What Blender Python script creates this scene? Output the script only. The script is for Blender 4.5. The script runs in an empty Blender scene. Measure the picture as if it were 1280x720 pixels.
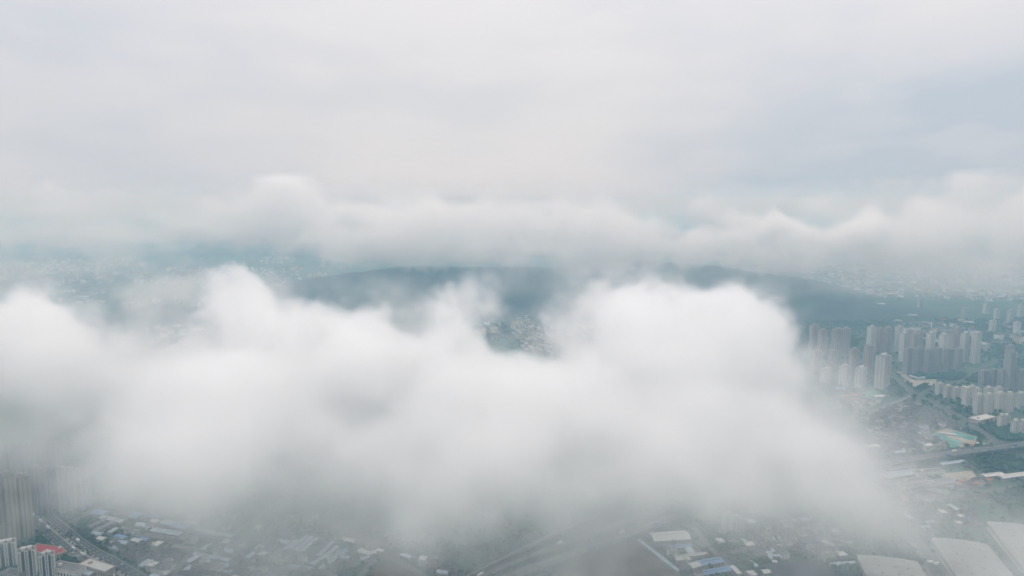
import bpy, bmesh, math, random
import numpy as np
from mathutils import Vector

S = bpy.context.scene
COL = S.collection

# ------------------------------------------------------------------ camera
CAM_H = 500.0
PITCH = math.radians(7.2)
FPX = 865.0                       # focal length in pixels of a 1280 wide frame
cam_d = bpy.data.cameras.new("camera")
cam_d.sensor_width = 36.0
cam_d.lens = 36.0 * FPX / 1280.0
cam_d.clip_start = 1.0
cam_d.clip_end = 80000.0
cam = bpy.data.objects.new("camera", cam_d)
cam.location = (0, 0, CAM_H)
cam.rotation_euler = (math.pi / 2 - PITCH, 0, 0)
COL.objects.link(cam)
S.camera = cam

# ------------------------------------------------------------------ world, sun, exposure
SUN_EL, SUN_AZ = math.radians(50), math.radians(20)
w = bpy.data.worlds.new("World")
S.world = w
w.use_nodes = True
nt = w.node_tree
nt.nodes.clear()
N = lambda t: nt.nodes.new(t)
out = N("ShaderNodeOutputWorld"); bg = N("ShaderNodeBackground")
sky = N("ShaderNodeTexSky"); sky.sky_type = 'NISHITA'; sky.sun_disc = False
sky.sun_elevation = SUN_EL; sky.sun_rotation = SUN_AZ
sky.air_density = 1.0; sky.dust_density = 4.0; sky.ozone_density = 1.0
tc = N("ShaderNodeTexCoord"); L = nt.links.new
sep = N("ShaderNodeSeparateXYZ"); L(tc.outputs['Generated'], sep.inputs[0])
def wm(op, a_, b_=None, clamp=False):
    q = N("ShaderNodeMath"); q.operation = op; q.use_clamp = clamp
    for i_, v_ in enumerate((a_, b_)):
        if v_ is None: continue
        if isinstance(v_, (int, float)): q.inputs[i_].default_value = v_
        else: L(v_, q.inputs[i_])
    return q.outputs[0]
def smooth(v_, lo_, hi_, a_=0.0, b_=1.0):
    q = N("ShaderNodeMapRange"); q.interpolation_type = 'SMOOTHSTEP'
    for i_, k_ in enumerate((lo_, hi_, a_, b_)): q.inputs[i_ + 1].default_value = k_
    L(v_, q.inputs[0]); return q.outputs[0]
def sky_noise(scale, loc, detail=5):
    mp = N("ShaderNodeMapping"); mp.inputs['Scale'].default_value = scale; mp.inputs['Location'].default_value = loc
    q = N("ShaderNodeTexNoise"); q.inputs['Scale'].default_value = 1.0; q.inputs['Detail'].default_value = detail; q.inputs['Roughness'].default_value = .5
    L(tc.outputs['Generated'], mp.inputs['Vector']); L(mp.outputs[0], q.inputs['Vector']); return q.outputs['Fac']
X_, Z_ = sep.outputs[0], sep.outputs[2]
# a sheet of high cloud, brighter overhead than at the horizon, thinner and bluer in places
thin = smooth(sky_noise((2.6, 2.6, 9.0), (.35, 0, .4)), .36, .66)
right = wm('MULTIPLY', smooth(X_, .05, .48), smooth(wm('ABSOLUTE', wm('SUBTRACT', Z_, .03)), .03, .24, 1.0, 0.0))
left = wm('MULTIPLY', smooth(X_, -.15, -.6, 0, .3), smooth(wm('ABSOLUTE', wm('SUBTRACT', Z_, .08)), .03, .24, 1.0, 0.0))
streak = smooth(sky_noise((6, 6, 16), (1.2, .3, 0), 6), .35, .65, .72, 1.12)
blue = wm('MULTIPLY', wm('ADD', wm('MAXIMUM', right, left), wm('MULTIPLY', thin, .3)), streak, True)
sheet = N("ShaderNodeMix"); sheet.data_type = 'RGBA'; L(blue, sheet.inputs['Factor'])
sheet.inputs['A'].default_value = (7.75, 7.6, 7.75, 1); sheet.inputs['B'].default_value = (5.1, 5.8, 6.7, 1)
mix = N("ShaderNodeMix"); mix.data_type = 'RGBA'; mix.inputs['Factor'].default_value = .92
L(sky.outputs[0], mix.inputs['A']); L(sheet.outputs['Result'], mix.inputs['B'])
lift = N("ShaderNodeVectorMath"); lift.operation = 'SCALE'; L(mix.outputs['Result'], lift.inputs[0])
L(smooth(Z_, .05, 1.0, 1.0, 1.6), lift.inputs['Scale']); L(lift.outputs[0], bg.inputs['Color'])
bg.inputs['Strength'].default_value = 0.1
L(bg.outputs[0], out.inputs['Surface'])

sun_d = bpy.data.lights.new("sun", 'SUN'); sun_d.energy = 0.55; sun_d.angle = math.radians(25); sun_d.color = (1.0, 0.96, 0.92)
sun = bpy.data.objects.new("sun", sun_d); COL.objects.link(sun)
dv = Vector((math.sin(SUN_AZ) * math.cos(SUN_EL), math.cos(SUN_AZ) * math.cos(SUN_EL), math.sin(SUN_EL)))
sun.rotation_euler = dv.to_track_quat('Z', 'Y').to_euler()

S.view_settings.view_transform = 'Standard'; S.view_settings.look = 'None'
S.view_settings.exposure = 0.0; S.view_settings.gamma = 1.0
cy = S.cycles
cy.volume_bounces = 64; cy.max_bounces = 64; cy.diffuse_bounces = 2; cy.transparent_max_bounces = 8
cy.volume_step_rate = 2.0; cy.volume_max_steps = 256
cy.use_adaptive_sampling = True; cy.adaptive_threshold = 0.03
cy.use_denoising = True; cy.denoiser = 'OPENIMAGEDENOISE'

def at(px, py, z=0.0):
    """the point at height z that the pixel (px, py) of the 1280x720 photograph looks at"""
    a, b = (px - 640) / FPX, (py - 360) / FPX
    dx, dy, dz = a, math.cos(PITCH) - b * math.sin(PITCH), -math.sin(PITCH) - b * math.cos(PITCH)
    t = (z - CAM_H) / dz
    return Vector((dx * t, dy * t, z))

def pt(px, py, d):
    """the point at ground distance d that the pixel looks at"""
    a, b = (px - 640) / FPX, (py - 360) / FPX
    dx, dy, dz = a, math.cos(PITCH) - b * math.sin(PITCH), -math.sin(PITCH) - b * math.cos(PITCH)
    t = d / dy
    return Vector((dx * t, d, CAM_H + dz * t))

# ------------------------------------------------------------------ materials of the city
def new_mat(name, col, rough=0.85, var=0.25, scale=0.2, spec=0.3, dirt=None, metallic=0.0, streak=False):
    """a colour with broken, slightly stained variation in object space"""
    m = bpy.data.materials.new(name); m.use_nodes = True
    t = m.node_tree; p = t.nodes["Principled BSDF"]
    p.inputs['Roughness'].default_value = rough; p.inputs['Specular IOR Level'].default_value = spec
    p.inputs['Metallic'].default_value = metallic
    tcn = t.nodes.new("ShaderNodeTexCoord"); n1 = t.nodes.new("ShaderNodeTexNoise"); n1.inputs['Scale'].default_value = scale
    n1.inputs['Detail'].default_value = 6; n1.inputs['Roughness'].default_value = .65
    if streak:
        mpn = t.nodes.new("ShaderNodeMapping"); mpn.inputs['Scale'].default_value = (1, 1, .12)
        t.links.new(tcn.outputs['Object'], mpn.inputs[0]); t.links.new(mpn.outputs[0], n1.inputs['Vector'])
    else:
        t.links.new(tcn.outputs['Object'], n1.inputs['Vector'])
    oi = t.nodes.new("ShaderNodeObjectInfo")
    mr = t.nodes.new("ShaderNodeMapRange"); mr.inputs[1].default_value = .3; mr.inputs[2].default_value = .7
    mr.inputs[3].default_value = 1 - var; mr.inputs[4].default_value = 1 + var * .6
    t.links.new(n1.outputs['Fac'], mr.inputs[0])
    mo = t.nodes.new("ShaderNodeMapRange"); mo.inputs[3].default_value = .86; mo.inputs[4].default_value = 1.12
    t.links.new(oi.outputs['Random'], mo.inputs[0])
    mu = t.nodes.new("ShaderNodeMath"); mu.operation = 'MULTIPLY'
    t.links.new(mr.outputs[0], mu.inputs[0]); t.links.new(mo.outputs[0], mu.inputs[1])
    vm = t.nodes.new("ShaderNodeVectorMath"); vm.operation = 'SCALE'; vm.inputs[0].default_value = col
    t.links.new(mu.outputs[0], vm.inputs['Scale'])
    if dirt:
        n2 = t.nodes.new("ShaderNodeTexNoise"); n2.inputs['Scale'].default_value = scale * .35; n2.inputs['Detail'].default_value = 4
        t.links.new(tcn.outputs['Object'], n2.inputs['Vector'])
        m2 = t.nodes.new("ShaderNodeMapRange"); m2.inputs[1].default_value = .5; m2.inputs[2].default_value = .66
        t.links.new(n2.outputs['Fac'], m2.inputs[0])
        mx = t.nodes.new("ShaderNodeMix"); mx.data_type = 'RGBA'; mx.inputs['B'].default_value = (*dirt, 1)
        t.links.new(m2.outputs[0], mx.inputs['Factor']); t.links.new(vm.outputs[0], mx.inputs['A']); t.links.new(mx.outputs['Result'], p.inputs['Base Color'])
    else:
        t.links.new(vm.outputs[0], p.inputs['Base Color'])
    return m

M = {
 'white_wall': new_mat("white_wall", (.62, .62, .58), streak=True, scale=.25, var=.2),
 'cream_wall': new_mat("cream_wall", (.55, .5, .38), streak=True, scale=.25),
 'beige_wall': new_mat("beige_wall", (.4, .35, .27), streak=True, scale=.25),
 'pink_wall': new_mat("pink_wall", (.42, .345, .31), streak=True, scale=.25),
 'brown_wall': new_mat("brown_wall", (.24, .19, .15), streak=True, scale=.25),
 'grey_wall': new_mat("grey_wall", (.33, .33, .33), streak=True, scale=.25),
 'glass': new_mat("window_glass", (.035, .05, .06), rough=.25, var=.5, scale=.4, spec=.6),
 'balcony': new_mat("balcony_glazing", (.14, .16, .17), rough=.4, var=.3),
 'concrete': new_mat("concrete", (.3, .3, .28), scale=.1, dirt=(.2, .2, .18)),
 'roof_grey': new_mat("grey_roof", (.2, .2, .2), scale=.15, dirt=(.12, .11, .1)),
 'roof_dark': new_mat("dark_tile_roof", (.07, .068, .07), scale=.4, var=.4),
 'roof_brown': new_mat("brown_tile_roof", (.105, .085, .075), scale=.4, var=.4),
 'roof_red': new_mat("red_roof", (.42, .06, .06), scale=.08, var=.3, dirt=(.3, .07, .06)),
 'roof_orange': new_mat("orange_tile_roof", (.4, .15, .08), scale=.3, var=.3),
 'roof_blue': new_mat("blue_steel_roof", (.16, .3, .5), scale=.08, var=.3, dirt=(.2, .26, .34), rough=.5),
 'roof_pale': new_mat("pale_blue_steel_roof", (.4, .48, .55), scale=.08, var=.25, dirt=(.3, .33, .35), rough=.55),
 'roof_white': new_mat("white_sheet_roof", (.56, .57, .55), scale=.04, var=.12, dirt=(.5, .49, .45), rough=.6),
 'roof_warm': new_mat("warm_white_membrane_roof", (.34, .345, .33), scale=.03, var=.2, dirt=(.26, .27, .25), rough=.7),
 'roof_green': new_mat("green_steel_roof", (.12, .45, .3), scale=.1),
 'asphalt': new_mat("asphalt", (.085, .092, .09), scale=.02, var=.3, dirt=(.065, .07, .07)),
 'road_concrete': new_mat("stained_bridge_concrete", (.1, .115, .115), scale=.06, var=.4),
 'pale_road': new_mat("worn_concrete_road", (.17, .175, .16), scale=.02, var=.25),
 'paint': new_mat("road_paint", (.7, .7, .66), var=.3),
 'earth': new_mat("bare_brown_earth", (.15, .12, .095), scale=.03, var=.45, dirt=(.1, .12, .085)),
 'pale_earth': new_mat("pale_bare_earth", (.33, .3, .24), scale=.05, var=.3, dirt=(.2, .2, .14)),
 'lawn': new_mat("grass_field", (.035, .075, .055), scale=.04, var=.7, dirt=(.055, .065, .055)),
 'sports_green': new_mat("bright_green_turf", (.06, .24, .14), scale=.05, var=.2),
 'yard': new_mat("paved_yard", (.17, .17, .165), scale=.03, var=.3),
 'netting': new_mat("turquoise_dust_netting", (.05, .3, .25), scale=.12, var=.6, dirt=(.16, .2, .14)),
 'panel': new_mat("dark_panel", (.03, .04, .06), rough=.3, var=.3),
 'tree': new_mat("tree_leaves", (.022, .075, .042), scale=.05, var=.7),
 'car_white': new_mat("white_car_paint", (.75, .75, .75), rough=.35), 'car_dark': new_mat("dark_car_paint", (.04, .045, .05), rough=.35),
 'car_red': new_mat("red_car_paint", (.4, .04, .03), rough=.35), 'car_silver': new_mat("silver_car_paint", (.4, .42, .43), rough=.35),
 'car_blue': new_mat("blue_car_paint", (.05, .12, .35), rough=.35), 'tyre': new_mat("tyre_rubber", (.02, .02, .02)),
 'net_green': new_mat("vivid_green_sheeting", (.08, .7, .2), var=.15),
}
RNG = random.Random(11)

# ------------------------------------------------------------------ mesh helpers
class MB:
    """collects faces and links them as one mesh object"""
    def __init__(s): s.v = []; s.f = []; s.m = []
    def quad(s, a, b, c, d, mi=0):
        n = len(s.v); s.v += [a, b, c, d]; s.f.append((n, n + 1, n + 2, n + 3)); s.m.append(mi)
    def poly(s, pts, mi=0):
        n = len(s.v); s.v += list(pts); s.f.append(tuple(range(n, n + len(pts)))); s.m.append(mi)
    def box(s, x0, x1, y0, y1, z0, z1, mi=0, top=True, bottom=False):
        n = len(s.v)
        s.v += [(x0, y0, z0), (x1, y0, z0), (x1, y1, z0), (x0, y1, z0), (x0, y0, z1), (x1, y0, z1), (x1, y1, z1), (x0, y1, z1)]
        fs = [(0, 1, 5, 4), (1, 2, 6, 5), (2, 3, 7, 6), (3, 0, 4, 7)]
        if top: fs.append((4, 5, 6, 7))
        if bottom: fs.append((3, 2, 1, 0))
        for f in fs: s.f.append(tuple(n + i for i in f)); s.m.append(mi)
    def prism(s, plan, z0, z1, mi=0, cap=True):
        n = len(s.v); k = len(plan)
        s.v += [(x, y, z0) for x, y in plan] + [(x, y, z1) for x, y in plan]
        for i in range(k):
            j = (i + 1) % k; s.f.append((n + i, n + j, n + k + j, n + k + i)); s.m.append(mi)
        if cap: s.f.append(tuple(n + k + i for i in range(k))); s.m.append(mi)
    def ring(s, a, b, t, z0, z1, mi=0):
        n = len(s.v)
        for x, y in ((a, b), (a - t, b - t)):
            for z in (z0, z1): s.v += [(-x, -y, z), (x, -y, z), (x, y, z), (-x, y, z)]
        for i in range(4):
            j = (i + 1) % 4
            for f in ((i, j, 4 + j, 4 + i), (4 + i, 4 + j, 12 + j, 12 + i), (8 + j, 8 + i, 12 + i, 12 + j)): s.f.append(tuple(n + q for q in f)); s.m.append(mi)
    def mesh(s, name, mats):
        me = bpy.data.meshes.new(name); me.from_pydata(s.v, [], s.f)
        for m in mats: me.materials.append(m)
        if len(mats) > 1: me.polygons.foreach_set("material_index", s.m)
        me.update(); return me
    def build(s, name, mats, parent=None, **props):
        if not isinstance(mats, (list, tuple)): mats = [mats]
        o = bpy.data.objects.new(name, s.mesh(name, mats)); COL.objects.link(o); o.parent = parent
        for k, v in props.items(): o[k] = v
        return o

def empty(name, loc, rz, label, cat, group=None, scale=None):
    o = bpy.data.objects.new(name, None); COL.objects.link(o); o.location = loc; o.rotation_euler = (0, 0, rz)
    o["label"] = label; o["category"] = cat; o.empty_display_size = 2
    if group: o["group"] = group
    if scale: o.scale = scale
    return o

def copy_tree(o, parent=None):
    c = o.copy(); COL.objects.link(c); c.parent = parent
    for ch in KIDS.get(o.name, ()): copy_tree(ch, c)
    return c
KIDS = {}

# what stands where (3 m cells), so that nothing grows or is built on anything else
OX, OY, OC, OW, OH = -1700.0, 560.0, 3.0, 1400, 1300
occ = np.zeros((OW, OH), bool)
def mark_poly(pts, pad=0.0):
    P = np.array([(p[0], p[1]) for p in pts], float)
    c = P.mean(0)
    if pad:
        dd = P - c; P = P + dd / (np.linalg.norm(dd, axis=1)[:, None] + 1e-6) * pad
    i0, j0 = np.floor((P.min(0) - [OX, OY]) / OC).astype(int); i1, j1 = np.ceil((P.max(0) - [OX, OY]) / OC).astype(int)
    i0, j0, i1, j1 = max(i0, 0), max(j0, 0), min(i1 + 1, OW), min(j1 + 1, OH)
    if i1 <= i0 or j1 <= j0: return
    X, Y = np.meshgrid(OX + (np.arange(i0, i1) + .5) * OC, OY + (np.arange(j0, j1) + .5) * OC, indexing='ij')
    ins = np.zeros(X.shape, bool); n = len(P)
    for a in range(n):
        (x1, y1), (x2, y2) = P[a], P[(a + 1) % n]
        if y1 == y2: continue
        ins ^= ((Y < y1) != (Y < y2)) & (X < (x2 - x1) * (Y - y1) / (y2 - y1) + x1)
    occ[i0:i1, j0:j1] |= ins
def mark_rect(x, y, w_, d_, rz, pad=1.5):
    c, s = math.cos(rz), math.sin(rz); a, b = w_ / 2 + pad, d_ / 2 + pad
    mark_poly([(x + c * u - s * v, y + s * u + c * v) for u, v in ((-a, -b), (a, -b), (a, b), (-a, b))])
def is_free(x, y, r=0.0):
    for ux, uy in ((0, 0), (r, r), (-r, r), (r, -r), (-r, -r)):
        i, j = int((x + ux - OX) / OC), int((y + uy - OY) / OC)
        if not (0 <= i < OW and 0 <= j < OH): return True
        if occ[i, j]: return False
    return True

# ------------------------------------------------------------------ ground
def ground_material():
    m = bpy.data.materials.new("city_ground"); m.use_nodes = True
    t = m.node_tree; p = t.nodes["Principled BSDF"]; p.inputs['Roughness'].default_value = .95; p.inputs['Specular IOR Level'].default_value = .15
    n = t.nodes.new; l = t.links.new
    g = n("ShaderNodeNewGeometry")
    def noise(scale, det, rough=.6):
        q = n("ShaderNodeTexNoise"); q.inputs['Scale'].default_value = scale; q.inputs['Detail'].default_value = det; q.inputs['Roughness'].default_value = rough
        l(g.outputs['Position'], q.inputs['Vector']); return q
    def ramp(src, stops):
        r = n("ShaderNodeValToRGB"); e = r.color_ramp.elements
        e[0].position, e[0].color = stops[0][0], (*stops[0][1], 1); e[1].position, e[1].color = stops[-1][0], (*stops[-1][1], 1)
        for po, c in stops[1:-1]: q = e.new(po); q.color = (*c, 1)
        l(src, r.inputs[0]); return r
    big = noise(.006, 8, .62)
    base = ramp(big.outputs['Fac'], [(.32, (.018, .06, .04)), (.45, (.035, .1, .06)), (.52, (.06, .125, .08)), (.6, (.095, .12, .085)), (.7, (.04, .09, .06))])
    vo = n("ShaderNodeTexVoronoi"); vo.inputs['Scale'].default_value = .028; vo.feature = 'F1'; l(g.outputs['Position'], vo.inputs['Vector'])
    sepc = n("ShaderNodeSeparateColor"); l(vo.outputs['Color'], sepc.inputs[0])
    lots = ramp(sepc.outputs[0], [(0, (.035, .085, .05)), (.3, (.045, .1, .06)), (.45, (.1, .12, .1)), (.7, (.055, .09, .07)), (.86, (.16, .13, .1)), (1, (.2, .2, .18))])
    mx = n("ShaderNodeMix"); mx.data_type = 'RGBA'; mx.inputs['Factor'].default_value = .45
    l(base.outputs[0], mx.inputs['A']); l(lots.outputs[0], mx.inputs['B'])
    fine = noise(.12, 8, .7); mr = n("ShaderNodeMapRange"); mr.inputs[1].default_value = .3; mr.inputs[2].default_value = .7; mr.inputs[3].default_value = .55; mr.inputs[4].default_value = 1.4
    l(fine.outputs['Fac'], mr.inputs[0])
    vm = n("ShaderNodeVectorMath"); vm.operation = 'SCALE'; l(mx.outputs['Result'], vm.inputs[0]); l(mr.outputs[0], vm.inputs['Scale']); l(vm.outputs[0], p.inputs['Base Color'])
    return m
mb = MB(); R_ = 30000.0
xs = [-R_, -6000, -2500, 0, 2500, 6000, R_]
for i in range(6):
    for j in range(6): mb.quad((xs[i], xs[j], 0), (xs[i + 1], xs[j], 0), (xs[i + 1], xs[j + 1], 0), (xs[i], xs[j + 1], 0))
mb.build("ground", ground_material(), kind="structure")

# ------------------------------------------------------------------ hills: wooded terrain
def value_noise2(x, y, seed):
    r = np.random.default_rng(seed).random((256, 256)).astype(np.float32)
    xi, yi = np.floor(x).astype(int), np.floor(y).astype(int); fx, fy = x - xi, y - yi
    fx = fx * fx * (3 - 2 * fx); fy = fy * fy * (3 - 2 * fy)
    g = lambda a, b: r[a % 256, b % 256]
    return (g(xi, yi) * (1 - fx) + g(xi + 1, yi) * fx) * (1 - fy) + (g(xi, yi + 1) * (1 - fx) + g(xi + 1, yi + 1) * fx) * fy
def fbm2(x, y, wave, octs, seed):
    s = 0; a = 1.0; t = 0
    for o in range(octs): s = s + a * value_noise2(x / wave * 2 ** o + 17.3 * o, y / wave * 2 ** o + 5.1 * o, seed + o); t += a; a *= .5
    return s / t - .5
def hill(name, x0, x1, y0, y1, step, height_fn, bump):
    nx, ny = int((x1 - x0) / step) + 1, int((y1 - y0) / step) + 1
    X, Y = np.meshgrid(np.linspace(x0, x1, nx), np.linspace(y0, y1, ny), indexing='ij')
    Z = height_fn(X, Y)
    canopy = np.clip(Z / 15, 0, 1)
    Z = Z + canopy * (bump * fbm2(X, Y, 26, 3, 90) * 2 + bump * .8 * (np.random.default_rng(4).random(X.shape) - .5)) - .6
    me = bpy.data.meshes.new(name); me.vertices.add(nx * ny)
    me.vertices.foreach_set("co", np.stack([X, Y, Z], -1).astype(np.float32).ravel())
    a = (np.arange(nx - 1)[:, None] * ny + np.arange(ny - 1)[None, :]).ravel()
    keep = Z.ravel()[a] > -.5
    a = a[keep]
    q = np.stack([a, a + ny, a + ny + 1, a + 1], 1)
    me.loops.add(q.size); me.loops.foreach_set("vertex_index", q.ravel().astype(np.int32))
    me.polygons.add(len(q)); me.polygons.foreach_set("loop_start", (np.arange(len(q)) * 4).astype(np.int32))
    me.update(calc_edges=True); me.validate()
    o = bpy.data.objects.new(name, me); COL.objects.link(o); me.materials.append(M_HILL); o["kind"] = "structure"
    return o
M_HILL = new_mat("wooded_hillside", (.03, .055, .048), scale=.012, var=.6)
def main_ridge(X, Y):
    u = (X - 260) / 1640
    top = 190 * np.clip(1 - np.abs(u) ** 2.6, 0, None) ** .8
    cy_ = 3620 - 120 * np.cos(u * 2)
    prof = np.exp(-((Y - cy_) / (300 + 60 * np.cos(u * 5))) ** 2)
    n = fbm2(X, Y, 700, 4, 31)
    return np.clip(top * prof * (1 + .45 * n) - 9, 0, None)
def side_spur(X, Y):
    u = (X - 1250) / 420; v = (Y - 3150) / 260
    return np.clip(95 * np.exp(-(u * u + v * v)) * (1 + .7 * fbm2(X, Y, 400, 4, 12)) - 6, 0, None)
hill("hill", -1450, 2100, 2750, 4400, 11, lambda X, Y: np.maximum(main_ridge(X, Y), side_spur(X, Y)), 4.5)
hill("hill", -1900, -900, 2500, 3600, 11, lambda X, Y: np.clip(62 * np.exp(-((X + 1480) / 210) ** 2 - ((Y - 2920) / 190) ** 2) * (1 + .7 * fbm2(X, Y, 300, 4, 5)) - 4, 0, None), 4)
hill("hill", -3000, 6500, 5600, 8200, 30, lambda X, Y: np.clip(260 * np.exp(-((Y - 6900) / 600) ** 2) * (.55 + 1.1 * fbm2(X, Y, 1600, 4, 8)) - 25, 0, None), 6)

# ------------------------------------------------------------------ roads and lots
def resample(pts, step=12.0):
    out_ = [Vector(pts[0])]
    P = [Vector(p) for p in pts]
    # Catmull-Rom through the given points
    for i in range(len(P) - 1):
        p0, p1, p2, p3 = P[max(i - 1, 0)], P[i], P[i + 1], P[min(i + 2, len(P) - 1)]
        n = max(2, int((p2 - p1).length / step))
        for k in range(1, n + 1):
            t = k / n
            out_.append(.5 * ((2 * p1) + (p2 - p0) * t + (2 * p0 - 5 * p1 + 4 * p2 - p3) * t * t + (3 * p1 - p0 - 3 * p2 + p3) * t ** 3))
    return out_
def strip(mb_, line, a, b, z0, z1=None, skirt=True):
    """a band between offsets a and b right of the line, top at z0 + the line's z"""
    pts = []
    for i, p in enumerate(line):
        d = (line[min(i + 1, len(line) - 1)] - line[max(i - 1, 0)]); d.z = 0; d.normalize(); nrm = Vector((d.y, -d.x, 0))
        pts.append((p + nrm * a, p + nrm * b))
    for i in range(len(pts) - 1):
        (l0, r0), (l1, r1) = pts[i], pts[i + 1]
        T = lambda v, z: (v.x, v.y, v.z + z)
        mb_.quad(T(l0, z0), T(r0, z0), T(r1, z0), T(l1, z0))
        if z1 is not None:
            mb_.quad(T(l0, z1), T(l0, z0), T(l1, z0), T(l1, z1)); mb_.quad(T(r0, z0), T(r0, z1), T(r1, z1), T(r1, z0))
            mb_.quad(T(l1, z1), T(r1, z1), T(r0, z1), T(l0, z1))
def dashes(mb_, line, off, z, on=6, gap=9, w_=.35):
    acc = 0
    for i in range(len(line) - 1):
        a, b = line[i], line[i + 1]; L_ = (b - a).length; d = (b - a).normalized(); nrm = Vector((d.y, -d.x, 0)).normalized()
        s_ = 0
        while s_ < L_:
            e_ = min(s_ + on, L_)
            p, q = a + d * s_ + nrm * off, a + d * e_ + nrm * off; h = nrm * w_ / 2
            mb_.quad((p.x - h.x, p.y - h.y, p.z + z), (p.x + h.x, p.y + h.y, p.z + z), (q.x + h.x, q.y + h.y, q.z + z), (q.x - h.x, q.y - h.y, q.z + z))
            s_ += on + gap
def mark_line(line, half):
    for i in range(len(line) - 1):
        a, b = line[i], line[i + 1]; d = (b - a).normalized(); nrm = Vector((d.y, -d.x, 0)) * half
        mark_poly([a + nrm - d * 3, b + nrm + d * 3, b - nrm + d * 3, a - nrm - d * 3])
ROADS = {}
def road(name, px_pts, width, mat='asphalt', lanes=2, median=0.0, kerb=True):
    line = resample([at(*p) for p in px_pts]); h = width / 2
    mb_ = MB()
    if median: strip(mb_, line, -h, -median / 2, .1); strip(mb_, line, median / 2, h, .1)
    else: strip(mb_, line, -h, h, .1)
    o = mb_.build(name, M[mat], kind="structure")
    if kerb:
        k = MB(); strip(k, line, -h - .5, -h, .24, .0); strip(k, line, h, h + .5, .24, .0)
        if median: strip(k, line, -median / 2, median / 2, .22, 0.)
        k.build("kerb", M['concrete'], o)
    mk = MB()
    if median:
        each = (h - median / 2) / lanes
        for s_ in (-1, 1):
            for q in range(1, lanes): dashes(mk, line, s_ * (median / 2 + each * q), .12)
            for e_ in (median / 2 + .4, h - .5): strip(mk, line, s_ * e_ - .12, s_ * e_ + .12, .12)
    else:
        for q in range(1, lanes): dashes(mk, line, -h + width / lanes * q, .12)
    if mk.v: mk.build("lane_marking", M['paint'], o, kind="stuff")
    mark_line(line, h + 2)
    ROADS.setdefault(name, []).append(line)
    return line
avenue = road("avenue", [(8, 618), (40, 638), (67, 661), (98, 686), (133, 706), (175, 732)], 34, lanes=3, median=6)
side_road = road("road", [(84, 676), (90, 662), (97, 652), (113, 644), (140, 633), (175, 622)], 11)
road("road", [(67, 661), (30, 678), (-20, 694)], 11)
road("road", [(1040, 530), (1069, 521), (1104, 509), (1139, 495)], 13, mat='pale_road')
road("road", [(1115, 470), (1137, 489), (1184, 514), (1215, 533), (1246, 552), (1290, 577)], 20, lanes=4)
road("road", [(1139, 495), (1170, 487), (1205, 474), (1235, 456), (1290, 442)], 11)
road("road", [(1080, 402), (1110, 408), (1150, 402), (1190, 406), (1230, 418), (1290, 424)], 22, mat='pale_road')
road("road", [(1110, 414), (1150, 413), (1190, 414), (1225, 420)], 22, mat='pale_road')
road("road", [(902, 702), (922, 722)], 8, mat='pale_road')
road("road", [(868, 660), (892, 690), (902, 702)], 7, mat='pale_road')
road("road", [(408, 652), (451, 675), (485, 695), (530, 719), (560, 736)], 7, mat='pale_road')
road("road", [(440, 740), (455, 715), (470, 700), (500, 694)], 8, mat='pale_road')
road("road", [(1130, 655), (1152, 690), (1186, 735)], 16)
road("road", [(330, 640), (300, 662), (262, 680), (230, 700), (215, 730)], 6, mat='pale_road')
road("road", [(1185, 622), (1230, 614), (1290, 606)], 8)

def lot(name, pts_px, mat, z=.05, mark=True):
    P = [at(*p) for p in pts_px]
    if mark: mark_poly(P)
    mb_ = MB(); mb_.poly([(p.x, p.y, z) for p in P]); o = mb_.build(name, M[mat], kind="structure")
    if sum(P[i].x * P[(i + 1) % len(P)].y - P[(i + 1) % len(P)].x * P[i].y for i in range(len(P))) < 0: o.data.flip_normals()
    return o
lot("bare_land", [(395, 655), (420, 650), (470, 678), (560, 735), (445, 735), (480, 702), (440, 672)], 'earth', .04)
lot("bare_land", [(470, 655), (500, 672), (545, 696), (592, 722), (560, 728), (520, 706), (480, 680), (452, 662)], 'earth', .045, False)
lot("bare_land", [(740, 684), (800, 672), (822, 690), (860, 728), (680, 735), (700, 702)], 'earth')
lot("grass_field", [(545, 693), (560, 697), (600, 715), (590, 722)], 'lawn', .055)
lot("parking_lot", [(150, 658), (172, 660), (180, 672), (158, 670)], 'yard')
lot("factory_yard", [(1136, 690), (1166, 676), (1200, 722), (1165, 735)], 'yard', .055, False)
lot("grass_field", [(1040, 690), (1074, 686), (1082, 735), (1035, 735)], 'lawn', .05, False)
lot("sports_field", [(1076, 491), (1092, 488), (1100, 492), (1086, 498)], 'sports_green')
lot("construction_ground", [(1164, 541), (1184, 535), (1221, 546), (1219, 556), (1192, 563)], 'pale_earth', .05)
lot("bare_land", [(1120, 464), (1128, 465), (1151, 482), (1143, 484)], 'pale_earth')
lot("bare_land", [(1128, 476), (1170, 474), (1172, 481), (1148, 483)], 'pale_earth', .06)
lot("factory_yard", [(1084, 580), (1150, 586), (1110, 604), (1090, 600)], 'yard')
lot("factory_yard", [(1178, 592), (1215, 588), (1222, 598), (1190, 604)], 'pale_earth')

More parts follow.
